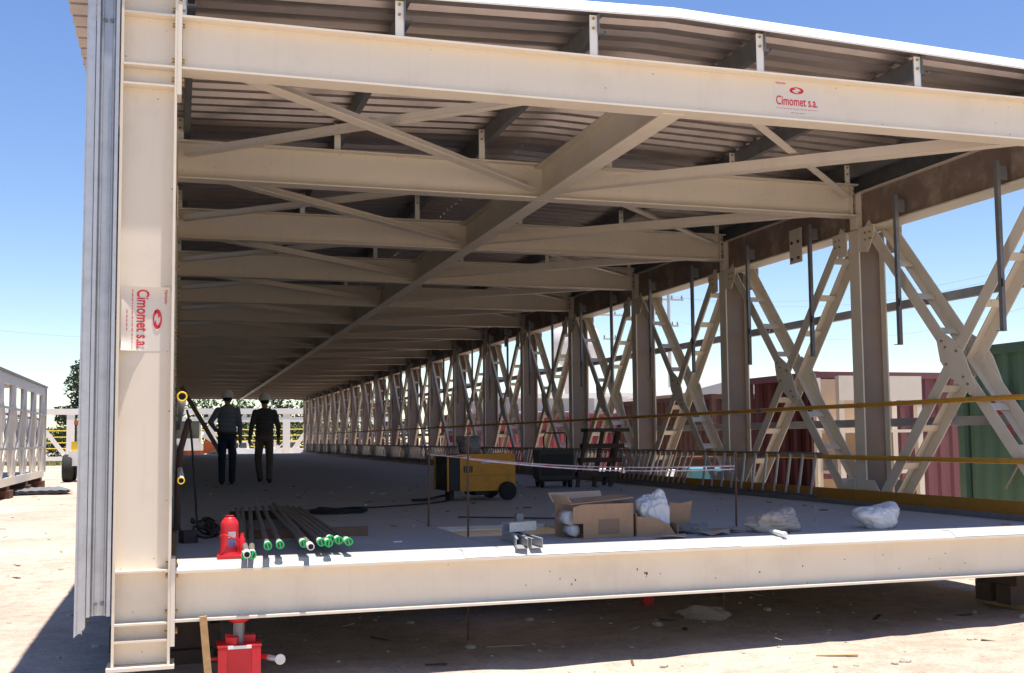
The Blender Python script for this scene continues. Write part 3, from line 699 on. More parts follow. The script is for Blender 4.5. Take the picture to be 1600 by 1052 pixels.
# dark machine with hoop
D_ = thing('welding_machine', 'dark boxy welding machine with tall hoop handle, behind the yellow generator', 'welder', (6.22, 9.9, 0), R(-8))
hexa(-.3, .3, -.25, .35, .13, .64, 'dark').build('housing', D_)
MB().box(-.27, .27, -.256, -.2505, .2, .56, 'black').build('front_panel', D_)
MB().tube([(-.16, .05, .63), (-.16, .05, .86), (-.12, .05, .92), (.2, .05, .92), (.24, .05, .86), (.24, .05, .63)], .013, 'black', 8).build('hoop_handle', D_)
for sx in (-.24, .24):
    for sy in (-.18, .26): MB().lathe([(.03, -.025), (.075, -.025), (.075, .025), (.03, .025)], 'rubber', 16, (sx, sy, .075), 'x').build('wheel', D_)
MB().box(-.28, .28, -.2, .3, .1, .13, 'black').build('chassis', D_)

# dark leaning step frame
F_ = thing('step_frame', 'dark leaning step frame with three treads and a wide top board by the truss', 'steps', (6.95, 9.6, 0))
for x in (-.3, .0, .3): MB().bar((x-.12, 0, 0), (x+.1, .12, .93), .06, .05, 'woodd').build('rail', F_)
for z in (.22, .46, .70): MB().box(-.46+.24*z, .3+.24*z, -.06+.12*z, .1+.12*z, z-.05, z+.03, 'woodd').build('tread', F_)
MB().box(-.26, .5, -.14, .22, .93, .99, 'woodd').build('top_board', F_)
MB().bar((.36, .1, .92), (.26, .5, 0), .05, .05, 'woodd').build('strut', F_)

# galvanised channel offcuts
def channel(L_):
    return MB().box(-.045, .045, 0, L_, 0, .003, 'galv').box(-.045, -.042, 0, L_, .003, .075, 'galv').box(.042, .045, 0, L_, .003, .075, 'galv').box(-.042, -.028, 0, L_, .072, .075, 'galv').box(.028, .042, 0, L_, .072, .075, 'galv')
tag(channel(.95).build('channel_offcut', None, (2.55, .02, .004), (0, 0, R(-14))), 'left of two short galvanised channels pointing over the deck edge', 'channel')
tag(channel(.85).build('channel_offcut', None, (2.67, .02, .004), (0, 0, R(-1))), 'right of two short galvanised channels pointing over the deck edge', 'channel')
tag(channel(.3).build('channel_offcut', None, (2.6, .62, .081), (0, 0, R(-64))), 'galvanised channel piece laid across the two others', 'channel')
tag(MB().box(-.03, .03, -.03, .03, 0, .2, 'galvd').box(-.05, .05, -.05, .05, 0, .006, 'galvd').build('bracket', None, (2.83, 1.0, 0)), 'small upright dark steel bracket behind the channels', 'bracket')

# cardboard boxes
B1 = thing('cardboard_box', 'large open brown cardboard box with white fittings inside its torn end', 'box', (3.44, .82, 0), R(5)); B1.scale = (.93, .9, 1.05)
m = MB().box(-.3, .3, -.2, .2, .0, .006, 'card'); m.build('bottom', B1)
MB().box(-.2, .3, -.206, -.2, .001, .27, 'card').poly([(-.3, -.206, .12), (-.2, -.206, .12), (-.2, -.206, .27), (-.3, -.206, .25)], [(0, 1, 2, 3)], 'card').build('front_side', B1)
MB().box(-.3, .3, .2, .206, .001, .27, 'card').build('back_side', B1); MB().box(.3, .306, -.2, .2, .001, .27, 'card').build('end_side', B1)
MB().ext([(-.32, -.21, .272), (.31, -.21, .31), (.31, .0, .33), (-.32, .0, .30)], (0, 0, .005), 'card').build('flap', B1)
MB().ext([(-.32, .21, .272), (.2, .21, .272), (.2, .27, .35), (-.34, .27, .345)], (0, 0, .005), 'cardl').build('flap', B1)
MB().ext([(-.302, -.2, .27), (-.302, .2, .27), (-.34, .2, .34), (-.335, -.17, .335)], (-.005, 0, 0), 'cardl').build('flap', B1)
MB().box(-.05, .16, -.2085, -.2065, .03, .15, 'tapeb').build('packing_tape', B1)
MB().lathe([(.02, 0), (.055, 0), (.055, .2), (.02, .2)], 'plast', 16, (-.27, -.1, .16), 'y').build('fitting', B1)
MB().lathe([(.02, 0), (.045, 0), (.045, .2), (.02, .2)], 'plast', 16, (-.24, -.12, .06), 'y').build('fitting', B1)
B2 = thing('cardboard_box', 'small low brown cardboard box holding the white sack', 'box', (3.96, .78, 0), R(-6))
MB().box(-.18, .18, -.15, .15, 0, .006, 'card').build('bottom', B2)
MB().ext([(-.18, -.156, 0), (.16, -.156, 0), (.1, -.156, .1), (-.02, -.156, .155), (-.18, -.156, .17)], (0, .006, 0), 'card').build('front_side', B2)
MB().box(-.186, -.18, -.15, .15, .001, .19, 'card').build('end_side', B2); MB().box(.18, .186, -.15, .15, .001, .1, 'card').build('end_side', B2); MB().box(-.18, .18, .15, .156, .001, .17, 'card').build('back_side', B2)
sack('woven_sack', (3.99, .8, .012), (.155, .12, .4), 'plast', 'white crumpled sack standing in the small cardboard box', 31, R(-10), .5, ((.55, 0, .85), (-.75, 0, .55)), R(-16))
B3 = thing('cardboard_piece', 'torn reddish cardboard standing upright behind the white woven sack', 'cardboard', (4.3, .95, 0), R(8))
MB().ext([(-.12, 0, 0), (.1, 0, 0), (.12, 0, .18), (.14, 0, .27), (.02, 0, .25), (-.1, 0, .26)], (0, .006, 0), 'card').build('sheet', B3)
MB().ext([(-.12, -.002, .0), (.1, -.002, .0), (.14, -.14, .05), (-.1, -.14, .06)], (0, 0, .005), 'cardl').build('fold', B3)
sack('paper_scraps', (4.33, .74, 0), (.16, .1, .09), 'plastg', 'crumpled dark paper scraps beside the torn cardboard', 12, 0, .6)
for (x, y, a, s_, k, lab) in ((4.42, .55, .2, .2, 'cardl', 'flat pale cardboard scrap nearest the beige sack'), (4.5, .85, -.3, .24, 'cloth', 'flat whitish paper scrap on the deck'), (4.0, .42, .1, .17, 'cardl', 'thin pale cardboard scrap in front of the small box'), (4.62, .7, .1, .2, 'card', 'brown cardboard scrap behind the beige sack')):
    pts = []
    for j in range(9):
        t = 2*math.pi*j/9; q = s_*random.uniform(.6, 1.1); pts.append((q*math.cos(t), .6*q*math.sin(t), .01+.035*random.random()))
    vs = pts+[(0, 0, .03)]; tag(MB().poly(vs+[(a_[0], a_[1], a_[2]-.004) for a_ in vs], [(j, (j+1) % 9, 9) for j in range(9)]+[(10+j, 19, 10+(j+1) % 9) for j in range(9)]+[(j, 10+j, 10+(j+1) % 9, (j+1) % 9) for j in range(9)], k).build('paper_scrap', None, (x, y, 0), (0, 0, a)), lab, 'scrap')
t = thing('plastic_tube', 'short white plastic tube end lying on the deck edge', 'tube', (4.83, .1, .028))
MB().tube([(0, -.02, 0), (.06, .3, 0)], .02, 'white', 12).build('tube', t); MB().lathe([(.021, -.004), (.023, 0), (.023, .02)], 'white', 12, (0, -.03, 0), 'y').build('rim', t)

# leaning prop at the far left
PR = thing('raking_prop', 'dark slanting steel prop at the far left between wall and deck', 'prop', (2.15, 46, 0))
MB().bar((0, 0, 0.02), (-1.95, 0, 3.4), .26, .2, 'stained', (0, 1, 0)).build('bar', PR); MB().box(-.2, .25, -.2, .2, 0, .02, 'stained').build('foot_plate', PR)
PR2 = thing('bent_bar', 'reddish brown bent bar leaning behind the front column', 'bar', (.05, 3, 0))
MB().tube([(-.0, 0, 0), (.0, .1, .4), (.02, .2, .75), (.1, .4, 1.05)], .03, 'rebar', 8).build('bar', PR2); MB().box(-.04, .04, -.04, .04, 0, .01, 'rebar').build('foot', PR2)

# ------------------------------------------------------------------ people
def person(name, loc, rz, sc, J_, mats, label, hat_tilt=0):
    m = bmesh.new()
    def cap(p, q, r0, r1, fl=1.0, flax='y'):
        p, q = Vector(p), Vector(q); d = q-p; n_ = 6
        for i in range(n_+1):
            t = i/n_; c = p.lerp(q, t); r_ = r0+(r1-r0)*t
            mt = Matrix.Translation(c) @ Matrix.Diagonal((r_, r_*fl, r_, 1))
            bmesh.ops.create_icosphere(m, subdivisions=2, radius=1, matrix=mt)
    def ell(c, r): bmesh.ops.create_icosphere(m, subdivisions=3, radius=1, matrix=Matrix.Translation(c) @ Matrix.Diagonal((*r, 1)))
    # torso
    for z, rx, ry in ((.9, .178, .13), (.98, .18, .135), (1.06, .182, .14), (1.14, .186, .14), (1.22, .192, .135), (1.30, .2, .13), (1.38, .198, .12), (1.44, .17, .1)): ell((0, 0, z), (rx, ry, .085))
    cap((0, 0, 1.45), (0, .015, 1.58), .058, .054)
    ell((0, .03, 1.655), (.076, .095, .11)); ell((0, .05, 1.6), (.06, .07, .06)); ell((0, .128, 1.635), (.014, .018, .022)); ell((0, .118, 1.60), (.024, .012, .008))
    for s_ in (-1, 1): ell((s_*.078, .02, 1.645), (.012, .022, .032)); ell((s_*.03, .118, 1.665), (.011, .008, .008))
    for s_ in ('L', 'R'):
        sh, el, wr, pm, hp, kn, an, to = [Vector(v) for v in J_[s_]]
        cap(sh, el, .072, .056); cap(el, wr, .054, .038); cap(wr, pm, .03, .036, .75)
        d = (pm-wr).normalized(); sg = -1 if s_ == 'L' else 1; acr = Vector((0, 1, 0)); acr = (acr-d*acr.dot(d)).normalized(); inn = Vector((-sg, 0, 0))
        for k, ln in enumerate((.075, .085, .08, .06)):
            b0 = pm+acr*(.03-.02*k)+d*.02; b1 = b0+d*ln*.55+inn*.006; b2 = b1+d*ln*.4+inn*.022; cap(b0, b1, .0095, .009); cap(b1, b2, .009, .008)
        t0 = wr+d*.03+acr*.03; cap(t0, t0+d*.035+acr*.022, .012, .0105); cap(t0+d*.035+acr*.022, t0+d*.075+acr*.026+inn*.01, .0105, .009)
        cap(hp, kn, .102, .078, 1.05); cap(kn, an, .076, .066, 1.1); cap(an, an+Vector((0, 0, -.03)), .06, .05)
        cap(an+Vector((0, -.04, -.045)), to, .045, .036, 1)
    me = bpy.data.meshes.new(name); m.to_mesh(me); m.free()
    o = bpy.data.objects.new(name, me); C.objects.link(o)
    md = o.modifiers.new('r', 'REMESH'); md.mode = 'VOXEL'; md.voxel_size = .0085; md.use_smooth_shade = True
    ms = o.modifiers.new('s', 'SMOOTH'); ms.iterations = 3; ms.factor = .4
    bpy.context.view_layer.update()
    body = bpy.data.meshes.new_from_object(o.evaluated_get(bpy.context.evaluated_depsgraph_get())); bpy.data.objects.remove(o)
    body.materials.clear()
    for k in mats: body.materials.append(MT[k])          # shirt, trousers, shoe, skin, hair
    wl = {s_: (Vector(J_[s_][2]), (Vector(J_[s_][3])-Vector(J_[s_][2])).normalized()) for s_ in 'LR'}
    for pl in body.polygons:
        c = pl.center; i = 0
        hand = any((c-w_).length < .24 and (c-w_).dot(d) > -.01 and abs(c.x) > .14 for w_, d in wl.values())
        if hand and c.z > .5: i = 3
        elif c.z > 1.5: i = 4 if (c.y < .035 and c.z > 1.6 and abs(c.x) < .08) else 3
        elif c.z < .1: i = 2
        elif c.z < .99 and abs(c.x) < .215: i = 1
        pl.material_index = i
    T_ = thing(name, label, 'person', loc, rz); T_.scale = (sc, sc, sc)
    ob('body', body, T_)
    hm = MB(); hm.lathe([(.118, 1.675), (.116, 1.70), (.108, 1.74), (.09, 1.785), (.06, 1.81), (.02, 1.822)], 'hat', 24, (0, .02, 0))
    hm.box(-.012, .012, -.07, .11, 1.80, 1.83, 'hat')
    vs = [(.122*math.cos(a), .02+.122*math.sin(a)*(1.0 if math.sin(a) < 0 else 1.35), 1.678-.012*max(0, math.sin(a))) for a in [j*math.pi/12 for j in range(24)]]
    hm.ext(vs, (0, 0, -.006), 'hat'); hm.build('hard_hat', T_)
    MB().lathe([(1, 0), (1.02, .01), (1.02, .03), (1, .04)], 'belt', 28).build('belt', T_, (0, 0, .975)).scale = (.19, .145, 1)
    return T_
JL = dict(L=[(-.175, 0, 1.42), (-.31, -.06, 1.2), (-.22, .12, 1.05), (-.16, .17, 1.04), (-.085, 0, .9), (-.095, .03, .5), (-.09, -.02, .1), (-.1, .13, .045)],
          R=[(.175, 0, 1.42), (.235, -.03, 1.14), (.245, .04, .9), (.245, .065, .82), (.085, 0, .9), (.1, .06, .5), (.095, .02, .1), (.105, .18, .045)])
person('person', (.96, 13.85, 0), R(-3), 1.0, JL, ['shirtb', 'jeans', 'shoe', 'skin', 'hair'], 'person in grey shirt, dark trousers and white helmet walking away, left elbow out')
JR = dict(L=[(-.18, 0, 1.42), (-.26, -.03, 1.15), (-.285, .03, .91), (-.29, .05, .83), (-.09, 0, .9), (-.115, .09, .5), (-.08, .03, .13), (-.08, .18, .06)],
          R=[(.18, 0, 1.42), (.265, -.03, 1.15), (.285, .05, .92), (.285, .09, .85), (.09, 0, .9), (.1, .0, .5), (.09, -.1, .1), (.1, .05, .045)])
person('person', (1.68, 14.1, 0), R(2), .975, JR, ['shirtd', 'khaki', 'shoe', 'skin', 'hair'], 'person in dark shirt, brown trousers and white helmet walking away, arms hanging')

# ------------------------------------------------------------------ under the deck
T_ = thing('screw_jack', 'red mechanical jack propping the front beam, beside a timber plank', 'jack', (.475, .13, G))
MB().box(-.14, .14, -.12, .12, .0, .285, 'red').build('body', T_)
MB().box(-.15, .15, -.13, .13, .285, .3, 'red').build('top_plate', T_)
for sx in (-.115, .115): MB().box(sx-.03, sx+.03, -.128, -.1205, .0, .28, 'red').build('rib', T_)
MB().box(-.08, .08, -.14, -.131, .277, .298, 'white').build('name_strip', T_)
for a in range(3):
    an = R(90+120*a+30); MB().ext([(.03*math.cos(an-.5), .03*math.sin(an-.5), .3005), (.12*math.cos(an-.35), .12*math.sin(an-.35), .3005), (.12*math.cos(an+.35), .12*math.sin(an+.35), .3005), (.03*math.cos(an+.5), .03*math.sin(an+.5), .3005)], (0, 0, .05), 'red').build('claw', T_)
MB().tube([(0, 0, .3), (0, 0, .455)], .04, 'galvd', 16).build('screw', T_)
MB().lathe([(.05, .44), (.075, .455), (.078, .478), (.05, .479)], 'red', 20).build('head', T_)
MB().tube([(.14, -.02, .2), (.22, -.05, .19)], .02, 'red', 10).tube([(.2, -.045, .19), (.28, -.09, .18)], .022, 'galv', 10).build('crank_shaft', T_)
MB().lathe([(.036, -.012), (.038, .012)], 'galv', 16, (.28, -.1, .18), 'y').build('crank_boss', T_)
MB().tube([(-.2, -.03, .2), (-.14, -.03, .2)], .012, 'red', 8).build('pin', T_)
tag(MB().bar((.275, -.06, G), (.225, -.05, -.36), .05, .035, 'wood').build('plank'), 'yellowish timber plank leaning upright against the front beam', 'plank')
def crib(x, y, label, big=True):
    t = thing('timber_crib', label, 'timber', (x, y, G))
    h = .47
    MB().box(-.2, .45, -.3, .3, .0+.005, .11, 'wood' if big else 'woodd').build('block', t)
    MB().box(-.32, .5, -.22, -.02, .11, .29, 'woodd').build('block', t); MB().box(-.32, .5, .06, .26, .11, .29, 'woodd').build('block', t)
    MB().box(-.3, .0, -.28, .28, .29, h, 'woodd').build('block', t); MB().box(.1, .42, -.28, .28, .29, h, 'woodd').build('block', t)
crib(7.85, .85, 'dark timber crib of stacked blocks under the front right corner of the bridge')
for k in range(1, 6):
    crib(8.0, .85+k*3*P, ['second', 'third', 'fourth', 'fifth', 'sixth'][k-1]+' dark timber crib back from the front along the right side of the bridge', False)
crib(-.12, 1.3, 'dark timber crib behind the foot of the front left column', False)
t = thing('red_can', 'small red can lying on the shaded ground under the deck', 'can', (4.66, 2.5, G+.06), R(75))
MB().lathe([(.055, -.1), (.06, -.09), (.06, .09), (.055, .1)], 'red', 16, (0, 0, 0), 'x').build('body', t); MB().lathe([(.03, 0), (.03, .02)], 'galv', 12, (.1, 0, 0), 'x').build('lid', t)
sack('sand_cloth', (4.75, 1.4, G+.01), (.2, .06, .16), 'cloth', 'pale crumpled cloth lying on the shaded ground under the deck', 21, R(-38), .6, ((1, 0, .1), (-1, 0, .1)))
# loose stones
st_me = []
for k in range(5):
    bm = bmesh.new(); bmesh.ops.create_icosphere(bm, subdivisions=2, radius=1)
    for v in bm.verts: v.co *= 1+.35*noise.noise(v.co*1.3+Vector((k*9, 0, 0)))
    me = bpy.data.meshes.new('stone'); bm.to_mesh(me); bm.free(); me.materials.append(MT['stone']); st_me.append(me)
m = bmesh.new()
for k in range(900):
    x, y = random.uniform(-6, 11), random.uniform(-3, 9)**1
    s_ = random.choice((.006, .009, .012, .016, .02)) if random.random() < .93 else random.uniform(.025, .045)
    mt = Matrix.Translation((x, y, G+ground_h(x, y)+s_*.2)) @ Matrix.Rotation(random.uniform(0, 6), 4, 'Z') @ Matrix.Diagonal((s_*1.2, s_, s_*.6, 1))
    tmp = st_me[k % 5]; o_ = len(m.verts)
    vv = [m.verts.new(mt @ v.co) for v in tmp.vertices]
    for pl in tmp.polygons: m.faces.new([vv[i] for i in pl.vertices])
me = bpy.data.meshes.new('loose_stones'); m.to_mesh(me); m.free(); me.materials.append(MT['stone'])
o = ob('loose_stones', me); o['kind'] = 'stuff'; tag(o, 'small loose stones scattered over the sandy ground', 'stones')
# sticks and boards on the left ground
tag(MB().box(-.75, .75, -.09, .09, 0, .06, 'wood').build('loose_board', None, (-3.55, 8.3, G+.02), (0, 0, R(14))), 'loose board lying on the sunlit ground at the left edge', 'board')
SH = thing('sheet_stack', 'flat grey corrugated sheets lying on the ground by the left bridge section', 'sheets', (-4.45, 33, G+.02), R(12))
for k in range(3):
    vs = []; nn_ = 25
    for i in range(nn_):
        for y in (-1.6, 1.6): vs.append((-.9+i*.075, y+.05*k, .03+.04*k+(.018 if (i//2) % 2 else 0)))
    MB().poly(vs+[(a[0], a[1], a[2]-.006) for a in vs], [(2*i, 2*i+2, 2*i+3, 2*i+1) for i in range(nn_-1)]+[(2*nn_+2*i, 2*nn_+2*i+1, 2*nn_+2*i+3, 2*nn_+2*i+2) for i in range(nn_-1)]+[(2*i, 2*nn_+2*i, 2*nn_+2*i+2, 2*i+2) for i in range(nn_-1)], 'galvd').build('sheet', SH)

# ------------------------------------------------------------------ second bridge section at the left
SB = thing('bridge_section', 'pale cream lattice bridge section standing on blocks at the left', 'bridge', (-5.0, 39.2, 0))
q = 2.7; z0, z1 = -.5, 3.0
for xo in (0, -2.6):
    for i in range(6): MB().box(xo-.18, xo, -i*q-.28, -i*q, z0+.25, z1-.3, 'creamw').build('column', SB)
    MB().box(xo-.18, xo+.002, -5*q-.3, .1, z0, z0+.25, 'creamw').build('bottom_chord', SB)
    MB().box(xo-.18, xo+.002, -5*q-.3, .1, z1-.3, z1, 'creamw').build('top_chord', SB)
    for i in range(5):
        ya, yb = -i*q-.28, -(i+1)*q
        MB().bar((xo-.05, ya, z1-.3), (xo-.05, yb, z0+.25), .05, .3, 'creamw', (1, 0, 0)).build('brace', SB)
        MB().bar((xo-.11, yb, z1-.3), (xo-.11, ya, z0+.25), .05, .3, 'creamw', (1, 0, 0)).build('brace', SB)
        for zz in (.35, 1.75): MB().bar((xo-.13, ya, zz), (xo-.13, yb, zz), .03, .08, 'creamw').build('brace_tie', SB)
for zz in (.62, 1.9): MB().box(.004, .05, -5*q-.3, .12, zz, zz+.07, 'galv').build('girt', SB)
MB().box(-2.7, -2.65, -5*q, .0, z0, z1, 'creamw').build('cladding', SB)
MB().box(-2.75, .1, -5*q-.4, .15, z1+.005, z1+.06, 'galvd').build('roof', SB); MB().box(-2.6, -.19, -5*q, 0, z0+.1, z0+.2, 'galvd').build('deck', SB)
MB().box(-.02, .06, .1, .16, z0+.2, z1, 'galv').build('corner_post', SB)
for k, y in enumerate((-.8, -5, -9.5)):
    t = thing('support_block', ['rusty support block under the near corner of the left bridge section', 'rusty support block under the middle of the left bridge section', 'rusty support block under the left bridge section at the picture edge'][k], 'block', (-5.3, 39.2+y, G))
    MB().box(-.5, .4, -.45, .45, 0, .24, 'rust').build('base', t); MB().box(-.4, .3, -.3, .3, .24, .379, 'woodd').build('pad', t)

# far transverse truss
FT = thing('truss_frame', 'long white truss frame lying across the far end of the yard', 'truss', (0, 72.5, 0))
MB().box(-14, 16, -.15, .15, 2.72, 3.12, 'creamw').build('top_chord', FT); MB().box(1, 16, -.112, .112, 2.15, 2.5, 'creamw').build('middle_chord', FT); MB().box(-14, 16, -.15, .15, -.4, -.12, 'creamw').build('bottom_chord', FT)
for x in (-11.5, -6.9, -2.3, 2.4, 7.55, 12.4): MB().box(x-.25, x+.25, -.12, .12, -.12, 2.72, 'creamw').build('post', FT)
for x in (-11.5, -6.9, -2.3, 2.4, 7.55):
    MB().bar((x-2.4, 0, 2.7), (x-.3, 0, -.1), .12, .28, 'creamw', (0, 1, 0)).build('brace', FT); MB().bar((x+2.3, 0, 2.7), (x+.3, 0, -.1), .12, .28, 'creamw', (0, 1, 0)).build('brace', FT)
for k, x in enumerate((-12, -4, 4, 11)): tag(MB().box(x-.5, x+.5, 72, 73, G, -.402, 'rust').build('support_block'), ORD[k]+' rusty block from the left carrying the far white truss frame', 'block', 'blocks under the far truss frame')
YR = thing('yellow_barrier', 'yellow tubular barrier of four rails behind the far truss frame', 'barrier', (0, 86, 0))
for z in (.35, .8, 1.25, 1.75): MB().tube([(-16, 0, z), (18, 0, z)], .04, 'yelrail', 6).build('rail', YR)
for x in range(-16, 19, 5): MB().tube([(x, 0, G), (x, 0, 1.8)], .06, 'yelrail', 6).build('post', YR)

# ------------------------------------------------------------------ vehicles
def wheel(par, c, r_, wd, axis='x'):
    o = MB().lathe([(r_*.55, -wd/2), (r_*.92, -wd/2), (r_, -wd/3), (r_, wd/3), (r_*.92, wd/2), (r_*.55, wd/2)], 'rubber', 20, c, axis).build('wheel', par)
    MB().lathe([(r_*.54, -wd/2.3), (r_*.54, wd/2.3), (r_*.2, wd/2)], 'galv', 14, c, axis).build('rim', o)
def pickup(loc, rz, label):
    t = thing('pickup_truck', label, 'pickup', loc, rz)
    side = [(-2.5, .45), (2.45, .45), (2.5, .8), (2.4, 1.02), (1.0, 1.1), (-2.5, 1.08)]
    MB().ext([(x, -.85, z) for x, z in side], (0, 1.7, 0), 'white').build('body', t)
    cab = [(-.7, 1.1), (1.05, 1.1), (.45, 1.62), (-.55, 1.65)]
    MB().ext([(x, -.75, z) for x, z in cab], (0, 1.5, 0), 'white').build('cabin', t)
    for s_ in (-1, 1):
        MB().ext([(-.5, s_*.755, 1.15), (.1, s_*.755, 1.15), (.1, s_*.755, 1.55), (-.45, s_*.755, 1.56)], (0, s_*.004, 0), 'glass').build('side_window', t)
        MB().ext([(.16, s_*.755, 1.15), (.85, s_*.755, 1.15), (.42, s_*.755, 1.54), (.16, s_*.755, 1.55)], (0, s_*.004, 0), 'glass').build('side_window', t)
        for x in (-1.6, 1.6): wheel(t, (x, s_*.78, .36), .36, .22, 'y')
        MB().box(2.46, 2.51, s_*.65-.15, s_*.65+.15, .72, .9, 'glass').build('headlight', t)
    MB().obox((.77, 0, 1.37), (-.27, 0, .235), (0, .68, 0), (.004, 0, .006), 'glass').build('windscreen', t)
    MB().box(-2.56, -2.5, -.8, .8, .4, .6, 'black').build('bumper', t)
pickup((8.4, 78.5, G), R(175), 'white pickup truck parked beyond the far end, right of the walking people')
pickup((4.6, 80.5, G), R(190), 'white pickup truck parked beyond the far end, between the walking people')
BH = thing('backhoe_loader', 'orange and white backhoe loader parked beyond the far left end', 'loader', (.55, 69.0, G), R(90))
MB().box(-.8, .8, -1.2, 1.6, .7, 1.1, 'orange').build('chassis', BH); MB().box(-.6, .6, -2.6, -1.2, .9, 1.75, 'orange').build('hood', BH)
MB().box(-.85, .85, -1.0, .9, 1.1, 1.9, 'white').build('cab_base', BH); MB().box(-.95, .95, -1.15, 1.0, 3.05, 3.3, 'white').build('cab_roof', BH)
for x in (-.82, .82):
    for y in (-.95, .85): MB().box(x-.05, x+.05, y-.05, y+.05, 1.9, 3.05, 'white').build('cab_post', BH)
MB().box(-.76, .76, -.97, -.95, 1.9, 3.04, 'glass').build('windscreen', BH); MB().box(-.84, -.82, -.88, .78, 1.9, 3.04, 'glass').build('side_window', BH); MB().box(.82, .84, -.88, .78, 1.9, 3.04, 'glass').build('side_window', BH)
for x in (-.95, .95): wheel(BH, (x, .9, .8), .8, .45); wheel(BH, (x, -1.9, .55), .55, .35)
MB().bar((.8, -1.2, 2.2), (1.15, -3.2, .7), .16, .34, 'white').build('loader_arm', BH); MB().bar((-.8, -1.2, 2.2), (-1.15, -3.2, .7), .16, .34, 'white').build('loader_arm', BH)
MB().ext([(-1.25, -3.2, .2), (-1.25, -4.0, .2), (-1.25, -3.5, .5), (-1.25, -3.3, 1.0), (-1.25, -3.2, 1.0)], (2.5, 0, 0), 'galvd').build('bucket', BH)
FL = thing('telehandler', 'yellow and black site tractor half hidden behind the left cladding', 'tractor', (-3.75, 44.6, G), R(90))
MB().box(-1.3, 1.3, -.7, .7, .7, 1.35, 'white').build('body', FL); MB().box(-1.2, .2, -.6, .6, 1.35, 1.75, 'yelrail').build('engine_cover', FL)
MB().box(-.1, 1.2, -.55, .6, 2.5, 2.7, 'orange').build('cab_roof', FL)
for x in (-.05, 1.12):
    for y in (-.52, .52): MB().box(x-.04, x+.04, y-.04, y+.04, 1.35, 2.5, 'black').build('cab_post', FL)
MB().box(0, 1.1, .5, .52, 1.4, 2.48, 'glass').build('side_window', FL)
for x in (-.95, .95):
    for y in (-.75, .75): wheel(FL, (x, y, .6), .6, .4, 'y')

# ------------------------------------------------------------------ containers and yard behind the right truss
def corr_wall(p, q, z0, z1, k, depth=.045, pit=.28, th=.004):
    p, q = Vector((*p, 0)), Vector((*q, 0)); d = q-p; L_ = d.length; d.normalize(); nrm = Vector((d.y, -d.x, 0)); n_ = int(L_/pit); pit = L_/n_; prof = []
    for j in range(n_): a = j*pit; prof += [(a, 0), (a+pit*.28, 0), (a+pit*.45, -depth), (a+pit*.78, -depth), (a+pit*.95, 0)]
    prof.append((L_, 0)); vs = []
    for t in (0, -th):
        for a, h in prof:
            for z in (z0, z1): vs.append(p+d*a+nrm*(h+t)+Vector((0, 0, z)))
    n2 = len(prof); fs = []
    for i in range(n2-1): fs.append((2*i, 2*i+2, 2*i+3, 2*i+1)); o_ = 2*n2; fs.append((o_+2*i, o_+2*i+1, o_+2*i+3, o_+2*i+2))
    return MB().poly(vs, fs, k)
def container(x0, x1, y0, y1, h, k, label, open_end=None):
    t = thing('shipping_container', label, 'container', (x0, y0, G)); W_, D2 = x1-x0, y1-y0
    walls = {'S': ((0, 0), (W_, 0)), 'E': ((W_, 0), (W_, D2)), 'N': ((W_, D2), (0, D2)), 'W': ((0, D2), (0, 0))}
    for nm, (p, q_) in walls.items():
        if nm != open_end:
            p2 = Vector(p).lerp(Vector(q_), .02); q2 = Vector(q_).lerp(Vector(p), .02)
            corr_wall(p2, q2, .16, h-.12, k).build('side_wall', t)
    for x in (0, W_):
        for y in (0, D2): MB().box(x-.06, x+.06, y-.06, y+.06, .0, h, k).build('corner_post', t)
    for z, a in ((.03, .16), (h-.125, h-.005)):
        for y in (0, D2): MB().box(.06, W_-.06, y-.05, y+.05, z, a, k).build('rail', t)
        for x in (0, W_): MB().box(x-.05, x+.05, .06, D2-.06, z, a, k).build('rail', t)
    MB().box(.03, W_-.03, .03, D2-.03, h-.05, h-.03, k).build('roof', t); MB().box(.03, W_-.03, .03, D2-.03, .12, .14, 'woodd').build('floor', t)
    return t
gc = container(10.45, 12.89, -1.3, 4.75, 2.9, 'contg', 'green corrugated shipping container at the right edge')
MB().box(-.08, -.07, 5.0, 5.35, 1.7, 2.25, 'contr').build('red_panel', gc)
for y in (4.1, 5.2): MB().tube([(-.09, y-.7, 1.9), (-.09, y, 1.0)], .014, 'cloth', 6).build('lashing', gc)
container(11.36, 17.4, 9.9, 12.34, 2.9, 'contm', 'maroon corrugated shipping container with an open dark end, beyond the truss', 'W')
container(12.6, 15.04, 16.4, 22.4, 2.75, 'rust', 'rusty brown shipping container behind the maroon one')
container(9.6, 15.6, 30, 32.44, 2.6, 'contr', 'bright red shipping container far behind the truss, left of two')
container(15.75, 21.75, 30, 32.44, 2.6, 'contr', 'bright red shipping container far behind the truss, right of two')
CF = thing('shelf_frame', 'cream steel shelf frame standing in front of the maroon container', 'rack', (10.75, 8.2, G))
for x in (0, 1.55):
    for y in (0, .7): MB().box(x, x+.1, y, y+.1, 0, 2.72, 'cream').build('post', CF)
for z in (.18, 1.05, 1.75): MB().box(.1, 1.55, .03, .77, z, z+.05, 'cream').build('shelf', CF)
MB().box(.1, 1.55, .72, .74, 1.1, 2.7, 'cardl').build('back_panel', CF); MB().box(.0, 1.65, -.01, .0, 2.3, 2.72, 'cream').build('top_board', CF)
MB().box(.1, 1.55, .70, .715, .3, .95, 'cardl').build('back_panel', CF)

